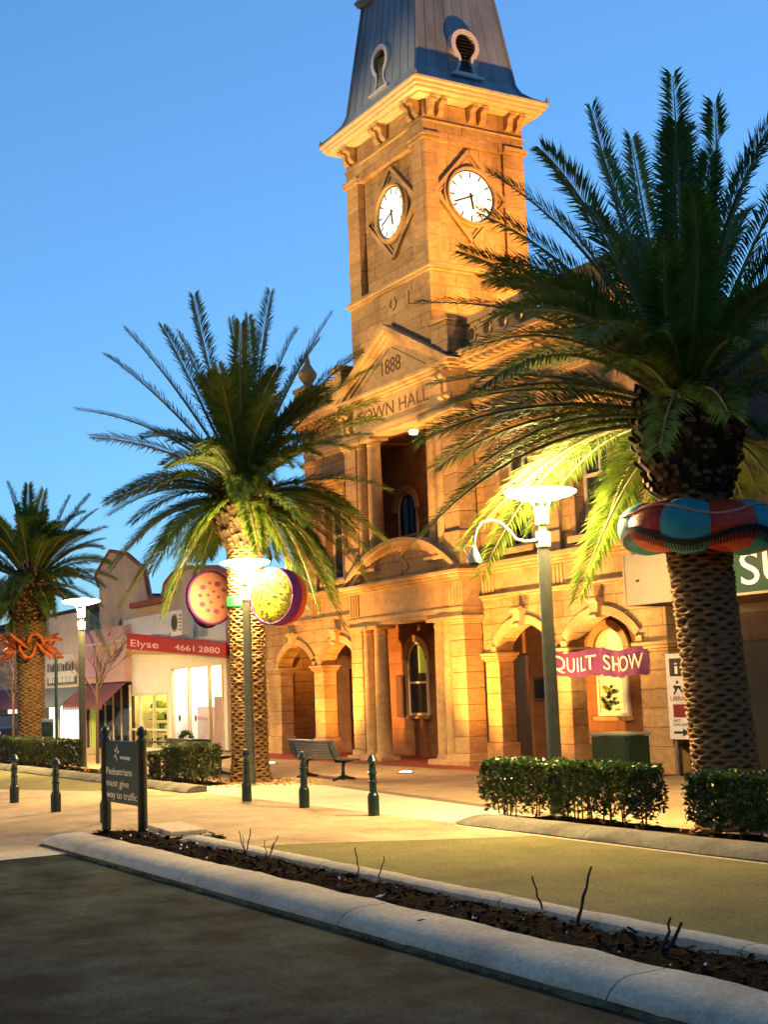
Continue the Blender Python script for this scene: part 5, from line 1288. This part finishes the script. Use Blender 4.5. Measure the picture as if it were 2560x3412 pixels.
# ------------------------------------------------------------------ shops along the left
def shopglass():
    m, n, l, b = new_mat('shop_glass'); tr = n.new('ShaderNodeBsdfTransparent'); gl = n.new('ShaderNodeBsdfGlossy'); gl.inputs['Roughness'].default_value = 0.03
    mx = n.new('ShaderNodeMixShader'); mx.inputs[0].default_value = 0.07; l.new(tr.outputs[0], mx.inputs[1]); l.new(gl.outputs[0], mx.inputs[2]); l.new(mx.outputs[0], n['Material Output'].inputs[0]); return m
M['shopglass'] = shopglass()
SY = 0.8
def X(u, y=SY, v=1450): return FP(u, v, y).x
def Z(u, v, y=SY): return FP(u, v, y).z
ES = thing('salon_shop', 'brightly lit shop with red raked awning fascia and tall cream parapet', 'shop')
xa, xm, xb = X(268), X(366), X(489)
gl_ = gz(xa) - 0.1; zt = Z(300, 1432)
sw = MB(); wall_holes(sw, xa, xb, gl_, 5.2, [(xa + .25, xm - .25, gl_ + .35, 2.1), (xm + .2, xb - .35, gl_ + .3, 3.0)], SY, SY + .22); sw.build('shopfront', 'shopwhite', ES)
for a, b, z1, m_, tb in ((xa, xm, 2.9, 'soffit', 'tubeg'), (xm, xb, 3.2, 'shopwhite', 'tube')):
    rm_ = MB().box(a + .05, b - .05, SY + 3.4, SY + 3.5, gl_, z1 + .1).box(a + .05, b - .05, SY + .22, SY + 3.4, gl_ - .05, gl_).box(a + .05, b - .05, SY + .22, SY + 3.4, z1 + .05, z1 + .1).box(a, a + .05, SY + .22, SY + 3.5, gl_, z1 + .1).box(b - .05, b, SY + .22, SY + 3.5, gl_, z1 + .1)
    rm_.build('interior', m_, ES)
    for k in range(2): MB().box(a + .6, b - .6, SY + .9 + k * 1.3, SY + 1.0 + k * 1.3, z1 - .06, z1 - .01).build('ceiling_light', tb, ES)
w1 = MB()
for k in range(4):
    x = xa + .25 + (xm - xa - .5) * k / 3; w1.box(x - .04, x + .04, SY - .03, SY + .1, gl_ + .35, 2.1)
w1.box(xa + .25, xm - .25, SY - .025, SY + .09, 2.02, 2.12); w1.box(xa + .25, xm - .25, SY - .025, SY + .09, .62, .7)
W1 = w1.build('window', 'cream', ES); MB().box(xa + .25, xm - .25, SY + .04, SY + .05, gl_ + .35, 2.02).build('pane', 'shopglass', W1)
r = random.Random(9)
for row in range(4):
    zz = gl_ + .45 + row * .5; MB().box(xa + .4, xm - .4, SY + .9, SY + 1.3, zz - .03, zz).build('shelf', 'darkwood', ES)
    for k in range(15):
        x = xa + .5 + k * (xm - xa - 1.0) / 14; h = r.uniform(.12, .36); w = r.uniform(.06, .13); MB().box(x - w, x + w, SY + 1.0, SY + 1.2, zz + .002, zz + h, .02).build('shelf_item', r.choice(['goods', 'darkdot', 'yellow', 'darkwood', 'lime', 'white']), ES)
w2 = MB()
for x in (xm + .2, xm + 1.9, xb - 1.6, xb - .35): w2.box(x - .035, x + .035, SY - .03, SY + .1, gl_ + .3, 3.0)
w2.box(xm + .2, xb - .35, SY - .025, SY + .09, gl_ + .25, gl_ + .34)
W2 = w2.build('window', 'soffit', ES); MB().box(xm + .2, xb - .35, SY + .04, SY + .05, gl_ + .34, 3.0).build('pane', 'shopglass', W2)
MB().box(xm + .3, xb - 1.7, SY + 1.0, SY + 1.03, gl_ + .3, 1.5).build('curtain', 'pink_curtain', ES)
MB().prism([(xb - 2.6, 1.85), (xb - 1.5, 1.85), (xb - 1.75, 1.5), (xb - 2.3, 1.5)], 'y', SY + .6, SY + .9).build('lampshade', 'pinkwall', ES)
for x, m_ in ((xm + 0.9, 'blackletter'), (xm + 2.5, 'redprint')):
    mb = MB().prism([(x - .13, 1.12), (x, 1.28), (x + .13, 1.12), (x, .96)], 'y', SY + .02, SY + .03); mb.build('decal', m_, W2)
fit_text('lettering', 'Elyse', xm + 2.7, xm + 3.6, 1.05, .14, SY + .025, 'redprint', W2, .002)
pt = thing('potted_plant', 'small dark potted topiary on a stand in the lit shop window', 'plant', (xm + 2.6, SY - .4, gl_)); MB().lathe([(.16, 0), (.22, .4), (.25, .42), (.2, .44)], 14).build('pot', 'green', pt, smooth=True)
mb = MB(); r = random.Random(13)
for k in range(500):
    d = Vector((r.gauss(0, 1), r.gauss(0, 1), r.gauss(0, 1))).normalized() * r.uniform(.5, 1) * .28; p = d + Vector((0, 0, .85)); s = d.orthogonal().normalized() * .03; q = d.normalized() * .04; mb.quad(p - q, p + s, p + q, p - s)
mb.build('foliage', 'hedge', pt, kind='stuff'); MB().tube([(0, 0, .4), (0, 0, .8)], .02, 6).build('stem', 'twig', pt)
# counter, boxes and a stool seen through the bright window
MB().box(xm + .5, xm + 2.2, SY + 1.6, SY + 2.1, gl_, gl_ + 1.0, .02).build('counter', 'soffit', ES)
for k in range(9):
    x = xm + .6 + k * .5; MB().box(x, x + .3, SY + 2.9, SY + 3.2, gl_ + 1.1 + (k % 3) * .35, gl_ + 1.35 + (k % 3) * .35, .02).build('shelf_item', ['pinkwall', 'goods', 'redprint', 'greyawn'][k % 4], ES)
for z_ in (1.05, 1.4, 1.75): MB().box(xm + .4, xb - .6, SY + 2.85, SY + 3.3, gl_ + z_ - .03, gl_ + z_).build('shelf', 'steel', ES)
MB().box(xb - 1.5, xb - .5, SY + .15, SY + .2, gl_ + .35, gl_ + 2.3).build('poster', 'pinkwall', ES)
# raked awning
ya = -0.35
A0, A1, B0, B1 = FP(273, 1368, ya), FP(273, 1402, ya), FP(487, 1388, ya), FP(487, 1421, ya)
am = MB().add([A0, A1, B1, B0] + [p + Vector((0, .07, 0)) for p in (A0, A1, B1, B0)], [(0, 1, 2, 3), (7, 6, 5, 4), (0, 4, 5, 1), (1, 5, 6, 2), (2, 6, 7, 3), (3, 7, 4, 0)])
AW = am.build('awning_fascia', 'redfascia', ES)
MB().add([A1 + Vector((0, .072, .02)), B1 + Vector((0, .072, .02)), Vector((B1.x, SY, B1.z + .05)), Vector((xa, SY, A1.z - .1)), A0 + Vector((0, .072, -.1)), B0 + Vector((0, .072, -.1)), Vector((B1.x, SY, B0.z)), Vector((xa, SY, A0.z))], [(0, 1, 2, 3), (7, 6, 5, 4), (0, 4, 5, 1), (3, 7, 4, 0)]).build('awning_soffit', 'soffit', ES)
def fascia_text(s, f0, f1, cap, zf):
    t_ = fit_text('lettering', s, A0.x + (B0.x - A0.x) * f0, A0.x + (B0.x - A0.x) * f1, 0, cap, ya - .006, 'fasciatext', AW, .004)
    for v in t_.data.vertices:
        q = (v.co.x - A0.x) / (B0.x - A0.x); v.co.z += A1.z + (B1.z - A1.z) * q + zf
fascia_text('Elyse', .05, .36, .27, .12); fascia_text('4661', .53, .72, .2, .12); fascia_text('2880', .76, .95, .2, .12)
c = FP(400, 1360, 0.35)
AC = thing('air_conditioner', 'grey air-conditioner unit standing on the red awning', 'air conditioner', (c.x, 0.2, A0.z - .35))
MB().box(-.55, .55, -.2, .2, 0, .95, .02).build('casing', 'white', AC); mb = MB(); ring(mb, (-.15, -.205, .5), (0, -1, 0), .3, .34, .02, 28); mb.build('fan_guard', 'steel', AC); mb = MB(); disc(mb, (-.15, -.203, .5), (0, -1, 0), .29, 28, .004); mb.build('fan', 'black', AC)
for k in range(5): MB().box(.28, .5, -.208, -.202, .2 + k * .13, .25 + k * .13).build('grille', 'slat', AC)
# stepped cream parapet with curved shoulder and gable
UP = []
for u, v in ((216, 1268), (208, 1245), (220, 1222), (240, 1190), (275, 1196), (312, 1228), (324, 1290), (352, 1294), (358, 1262), (375, 1240), (410, 1225), (470, 1225), (500, 1240)): q = FP(u, v, SY + .3); UP.append((q.x, q.z))
par = MB().prism([(UP[0][0], 3.0)] + UP + [(UP[-1][0], 3.0)], 'y', SY + .25, SY + .42).build('parapet', 'creamwall', ES)
cap_ = MB()
for p, q in zip(UP, UP[1:]): bar(cap_, (p[0], SY + .2, p[1]), (q[0], SY + .2, q[1]), .14, .12, (0, 1, 0))
cap_.build('coping', 'brickred', par)
MB().box(FP(283, 1302, SY).x, FP(352, 1302, SY).x, SY - .1, SY + .24, Z(300, 1312), Z(300, 1300), .02).build('ledge', 'brickred', par)
for u, v in ((373, 1270), (258, 1355), (283, 1350)):
    q = FP(u, v, SY + .2); mb = MB(); r = random.Random(u)
    for k in range(9):
        a = radians(40 * k); d = Vector((cos(a), 0, sin(a))) * r.uniform(.2, .42); s = Vector((-d.z, 0, d.x)) * .3; b = Vector((q.x, SY + .22, q.z)); mb.quad(b, b + d * .6 + s, b + d, b + d * .6 - s)
    mb.build('leaf_ornament', 'signgreen', par)
ST = MB().tube([FP(343, 1400, ya), FP(395, 1335, SY)], .02, 6).build('stay_rod', 'steel', ES)
# pink shop
PK = thing('pink_shop', 'pink rendered shop with maroon canvas awning and dark plant-filled window', 'shop')
y2 = 0.5; pa, pb_ = FP(181, 1400, y2).x, FP(269, 1400, y2).x; g2 = gz(pa) - .2
MB().box(pa, pb_, y2, y2 + .3, FP(225, 1475, y2).z, FP(268, 1350, y2).z).build('wall', 'pinkwall', PK)
MB().box(pa, pb_ - .02, y2 - .12, y2 - .003, FP(225, 1392, y2).z, FP(225, 1388, y2).z).build('ledge', 'cream', PK)
mb = MB(); zt_, zb_ = FP(225, 1478, y2).z, FP(225, 1522, y2 - 1.0).z
MB().add([(pa, y2 - .02, zt_), (pb_, y2 - .02, zt_), (pb_, y2 - 1.0, zb_), (pa, y2 - 1.0, zb_), (pa, y2 - .02, zt_ - .06), (pb_, y2 - .02, zt_ - .06), (pb_, y2 - 1.0, zb_ - .05), (pa, y2 - 1.0, zb_ - .05)], [(0, 1, 2, 3), (7, 6, 5, 4), (0, 4, 5, 1), (1, 5, 6, 2), (2, 6, 7, 3), (3, 7, 4, 0)]).build('awning', 'maroon', PK)
vl = MB()
for k in range(22):
    x0_ = pa + (pb_ - pa) * k / 22; w_ = (pb_ - pa) / 22; vl.quad((x0_, y2 - 1.0, zb_ - .05), (x0_ + w_, y2 - 1.0, zb_ - .05), (x0_ + w_ * .8, y2 - 1.0, zb_ - .22), (x0_ + w_ * .2, y2 - 1.0, zb_ - .22))
vl.build('valance', 'maroon', PK)
MB().box(pa, pb_, y2 + .3, y2 + .4, g2, zt_).build('shopfront', 'darkwood', PK)
mw = MB()
for k in range(6):
    x = pa + .1 + (pb_ - pa - .2) * k / 5; mw.box(x - .05, x + .05, y2 + .2, y2 + .28, g2, zt_ - .1)
MW = mw.build('window', 'cream', PK)
for k in range(5):
    x = pa + .15 + (pb_ - pa - .2) * k / 5; MB().box(x, x + (pb_ - pa) / 5 - .15, y2 + .24, y2 + .25, g2 + .5, zt_ - .1).build('pane', 'glass' if k % 2 else 'greenpane' if k == 0 else 'glass', MW)
MB().box(pa, pb_, y2 + .05, y2 + .29, g2, g2 + .5).build('stall_riser', 'soffit', PK)
MB().prism([(pa + .1, FP(190, 1465, y2).z), (pa + 2.4, FP(190, 1465, y2).z), (pa + 1.5, FP(190, 1395, y2).z), (pa + .1, FP(190, 1345, y2).z)], 'y', y2 - .1, y2 - .01).build('mauve_panel', 'mauve', PK)
# white-signed shop and the one beyond
WS = thing('signed_shop', 'cream shop with white sign panels, grey-green awning and bright white window', 'shop')
wa, wb_ = FP(94, 1400, y2).x, FP(180, 1400, y2).x; g3 = gz(wa) - .2
MB().box(wa, wb_, y2, y2 + .3, FP(130, 1490, y2).z, FP(130, 1330, y2).z).build('wall', 'cream', WS)
p0, p1 = FP(99, 1420, y2 - .06), FP(164, 1462, y2 - .06)
sg = MB().box(p0.x, p1.x, y2 - .06, y2 - .005, p1.z, p0.z, .02).build('sign_panel', 'white', WS)
p2, p3 = FP(101, 1465, y2 - .07), FP(163, 1477, y2 - .07); sg2 = MB().box(p2.x, p3.x, y2 - .07, y2 - .005, p3.z, p2.z, .02).build('sign_panel', 'greyawn', WS)
r = random.Random(17)
def print_row(x0, x1, z, h, m_, par_, y, n_):
    x = x0
    while x < x1:
        w_ = r.uniform(.12, .3); MB().box(x, min(x1, x + w_), y - .004, y, z, z + h * r.uniform(.7, 1)).build('print_mark', m_, par_); x += w_ + r.uniform(.05, .14)
print_row(p0.x + .2, p1.x - .3, p0.z - .75, .42, 'blackletter', sg, y2 - .061, 9); print_row(p0.x + .3, p1.x - .8, p0.z - 1.35, .36, 'mauve', sg, y2 - .061, 5); print_row(p2.x + .3, p3.x - .3, p3.z + .1, .3, 'whiteletter', sg2, y2 - .071, 8)
zt_, zb_ = FP(130, 1486, y2).z, FP(130, 1525, y2 - 1.1).z
MB().add([(wa, y2 - .02, zt_), (wb_, y2 - .02, zt_), (wb_, y2 - 1.1, zb_), (wa, y2 - 1.1, zb_), (wa, y2 - .02, zt_ - .06), (wb_, y2 - .02, zt_ - .06), (wb_, y2 - 1.1, zb_ - .06), (wa, y2 - 1.1, zb_ - .06)], [(0, 1, 2, 3), (7, 6, 5, 4), (0, 4, 5, 1), (1, 5, 6, 2), (2, 6, 7, 3), (3, 7, 4, 0)]).build('awning', 'greyawn', WS)
MB().box(wa, wb_, y2 + .3, y2 + .4, g3, zt_).build('shopfront', 'darkwood', WS)
f_ = MB().box(wa + 1.9, wb_ - .5, y2 + .2, y2 + .29, g3 + .15, zb_ + .1).build('window', 'white', WS); MB().box(wa + 2.0, wb_ - .6, y2 + .18, y2 + .195, g3 + .25, zb_).build('lit_pane', 'litposter', f_)
f_ = MB().box(wa + .1, wa + 1.7, y2 + .2, y2 + .29, g3 + .7, zb_ + .1).build('window', 'white', WS); MB().box(wa + .2, wa + 1.6, y2 + .18, y2 + .195, g3 + .8, zb_).build('lit_pane', 'litposter', f_)
FS = thing('far_shop', 'cream shop at the far end with a brown awning over a lit window', 'shop')
fa, fb_ = FP(-160, 1450, y2).x, wa - .05; g4 = -1.6
MB().box(fa, fb_, y2, y2 + .3, 2.3, 5.3).build('wall', 'creamwall', FS)
MB().add([(fa, y2 - .02, 2.6), (fb_, y2 - .02, 2.6), (fb_, y2 - 1.3, 1.7), (fa, y2 - 1.3, 1.7), (fa, y2 - .02, 2.5), (fb_, y2 - .02, 2.5), (fb_, y2 - 1.3, 1.6), (fa, y2 - 1.3, 1.6)], [(0, 1, 2, 3), (7, 6, 5, 4), (0, 4, 5, 1), (1, 5, 6, 2), (2, 6, 7, 3), (3, 7, 4, 0)]).build('awning', 'maroon', FS)
MB().box(fa, fb_, y2 + .3, y2 + .4, g4, 2.4).build('shopfront', 'shopwhite', FS)
f_ = MB().box(fb_ - 7.5, fb_ - .5, y2 + .2, y2 + .29, g4 + .6, 1.8).build('window', 'white', FS); MB().box(fb_ - 7.3, fb_ - .7, y2 + .18, y2 + .195, g4 + .8, 1.7).build('lit_pane', 'litposter', f_)
BB = thing('rear_building', 'pale plain building rising behind the shops', 'building'); MB().box(-70, -30.5, 3.0, 12, -2, 6.3).build('wall', 'creamwall', BB); MB().box(-70.2, -30.3, 2.8, 12.2, 6.303, 6.6).build('coping', 'brickred', BB)
# ------------------------------------------------------------------ small street things on the left
tp = thing('notice_pole', 'thin dark pole carrying a white notice with a black arrow', 'sign pole', (FP(121, 1500, -5.9).x, -5.9, 0)); zz = FP(120, 1410, -5.9).z
MB().tube([(0, 0, 0), (0, 0, zz)], .05, 10).build('pole', 'green', tp)
q0, q1 = FP(91, 1553, -5.95), FP(118, 1604, -5.95); nx = tp.location.x
nt_ = MB().box(q0.x - nx, q1.x - nx, -.09, -.055, q1.z, q0.z, .008).build('notice', 'white', tp)
MB().box(q0.x - nx + .05, q1.x - nx - .05, -.094, -.0905, q0.z - .55, q0.z - .1).build('picture', 'goods', nt_)
mb = MB(); w_ = q1.x - q0.x; ax = q0.x - nx; bar(mb, (ax + w_ * .35, -.0905, q1.z + .22), (ax + w_ * .9, -.0905, q1.z + .22), .09, .004, (0, -1, 0)); mb.prism([(ax + w_ * .38, q1.z + .1), (ax + w_ * .1, q1.z + .22), (ax + w_ * .38, q1.z + .34)], 'y', -.095, -.0905); mb.build('arrow', 'blackletter', nt_)
def bare_tree(u, y, top_v, label, seed):
    b = FP(u, 1500, y); b.z = gz(b.x); H = FP(u, top_v, y).z - b.z; r = random.Random(seed)
    t = thing('bare_tree', label, 'tree', (b.x, y, b.z), 0, 'bare street saplings'); br_ = []
    tr_ = MB().tube([(0, 0, 0), (.02, 0, H * .4), (-.03, .02, H * .75), (0, 0, H)], [.06, .05, .03, .01], 8); tr_.build('trunk', 'twig', t)
    def grow(p, d, L, rad, lv):
        q = p + d * L; br_.append((p, q, rad)); 
        if lv > 0:
            for k in range(3): e_ = (d + Vector((r.gauss(0, .45), r.gauss(0, .45), r.uniform(.0, .4)))).normalized(); grow(p.lerp(q, r.uniform(.5, 1)), e_, L * r.uniform(.55, .8), rad * .6, lv - 1)
    for k in range(8):
        a = r.uniform(0, 6.28); grow(Vector((0, 0, H * r.uniform(.4, .85))), Vector((cos(a) * .6, sin(a) * .6, .8)).normalized(), H * .2, .022, 3)
    mb = MB()
    for p, q, rad in br_: mb.tube([p, p.lerp(q, .5) + Vector((r.gauss(0, .02), r.gauss(0, .02), 0)), q], [rad, rad * .85, rad * .6], 5, cap=False)
    mb.build('branches', 'twig', t)
bare_tree(209, -5.0, 1370, 'leafless young tree with dark thin branches before the pink shop', 1)
bare_tree(28, -4.6, 1400, 'leafless young tree beside the garlanded far palm', 2)
# parked car far left
cg = FP(10, 1575, -2.6); cl = cg.x - 1.2; cz = FP(20, 1545, -2.6).z
CR_ = thing('parked_car', 'dark blue hatchback parked far down the street behind the hedge', 'car', (cl, -2.6, cz - 1.45))
prof = [(-2.1, .25), (-2.15, .62), (-1.95, .86), (-1.25, .95), (-.55, 1.42), (.75, 1.45), (1.55, .98), (2.05, .88), (2.15, .5), (2.1, .25)]
for nm, pr_, w_, m_ in (('body', [(-2.1, .25), (-2.15, .62), (-1.95, .86), (-1.25, .95), (1.55, .98), (2.05, .88), (2.15, .5), (2.1, .25)], .85, 'carblue'), ('cabin', [(-1.25, .953), (-.55, 1.42), (.75, 1.45), (1.55, .983)], .74, 'glass')): 
    mb = MB().prism(pr_, 'y', -w_, w_); mb.build(nm, m_, CR_)
MB().prism([(-.6, 1.423), (.8, 1.453), (.7, 1.5), (-.5, 1.47)], 'y', -.7, .7).build('roof', 'carblue', CR_)
for s in (-1.35, 1.35):
    for y in (-.86, .86):
        mb = MB(); disc(mb, (s, y - .1, .32), (0, 1, 0), .33, 24, .2); wh = mb.build('wheel', 'tyre', CR_); mb = MB(); disc(mb, (s, y + (.105 if y > 0 else -.115), .32), (0, 1, 0), .2, 16, .01); mb.build('rim', 'chrome', wh)
for y in (-.6, .6): MB().box(2.1, 2.18, y - .16, y + .16, .62, .76, .02).build('headlight', 'white', CR_)
# outdoor table behind the small shrubs
ot = thing('outdoor_table', 'dark low outdoor table beside the far bench', 'table', (-7.6, -4.6, 0)); MB().box(-1.1, 1.1, -.4, .4, .70, .75, .01).build('tabletop', 'green', ot)
for s in (-.8, .8): MB().tube([(s, -.3, 0), (s * .8, 0, .7), (s, .3, 0)], .03, 6).build('leg', 'green', ot)
# fallen leaves and a scrap of paper
for k, (u, v, m_, sz, lab) in enumerate(((910, 1991, 'chip', .05, 'dark fallen leaf lying on the near median kerb'), (822, 1938, 'white', .05, 'crumpled white paper scrap in the median soil'), (1120, 1878, 'chip2', .03, 'small pale leaf lying on the lane'))):
    p = G(u, v, (.168, .15, .012)[k]); mb = MB(); a = 0.4 + k
    d = Vector((cos(a), sin(a), .15)) * sz; sd = Vector((-sin(a), cos(a), .25)) * sz * .45; mb.add([-d, sd, d, -sd, Vector((0, 0, -.006))], [(0, 1, 4), (1, 2, 4), (2, 3, 4), (3, 0, 4)])
    o = mb.build('fallen_leaf' if m_ != 'white' else 'paper_scrap', m_); o.location = p + Vector((0, 0, .012)); tag(o, lab, 'leaf' if m_ != 'white' else 'litter')
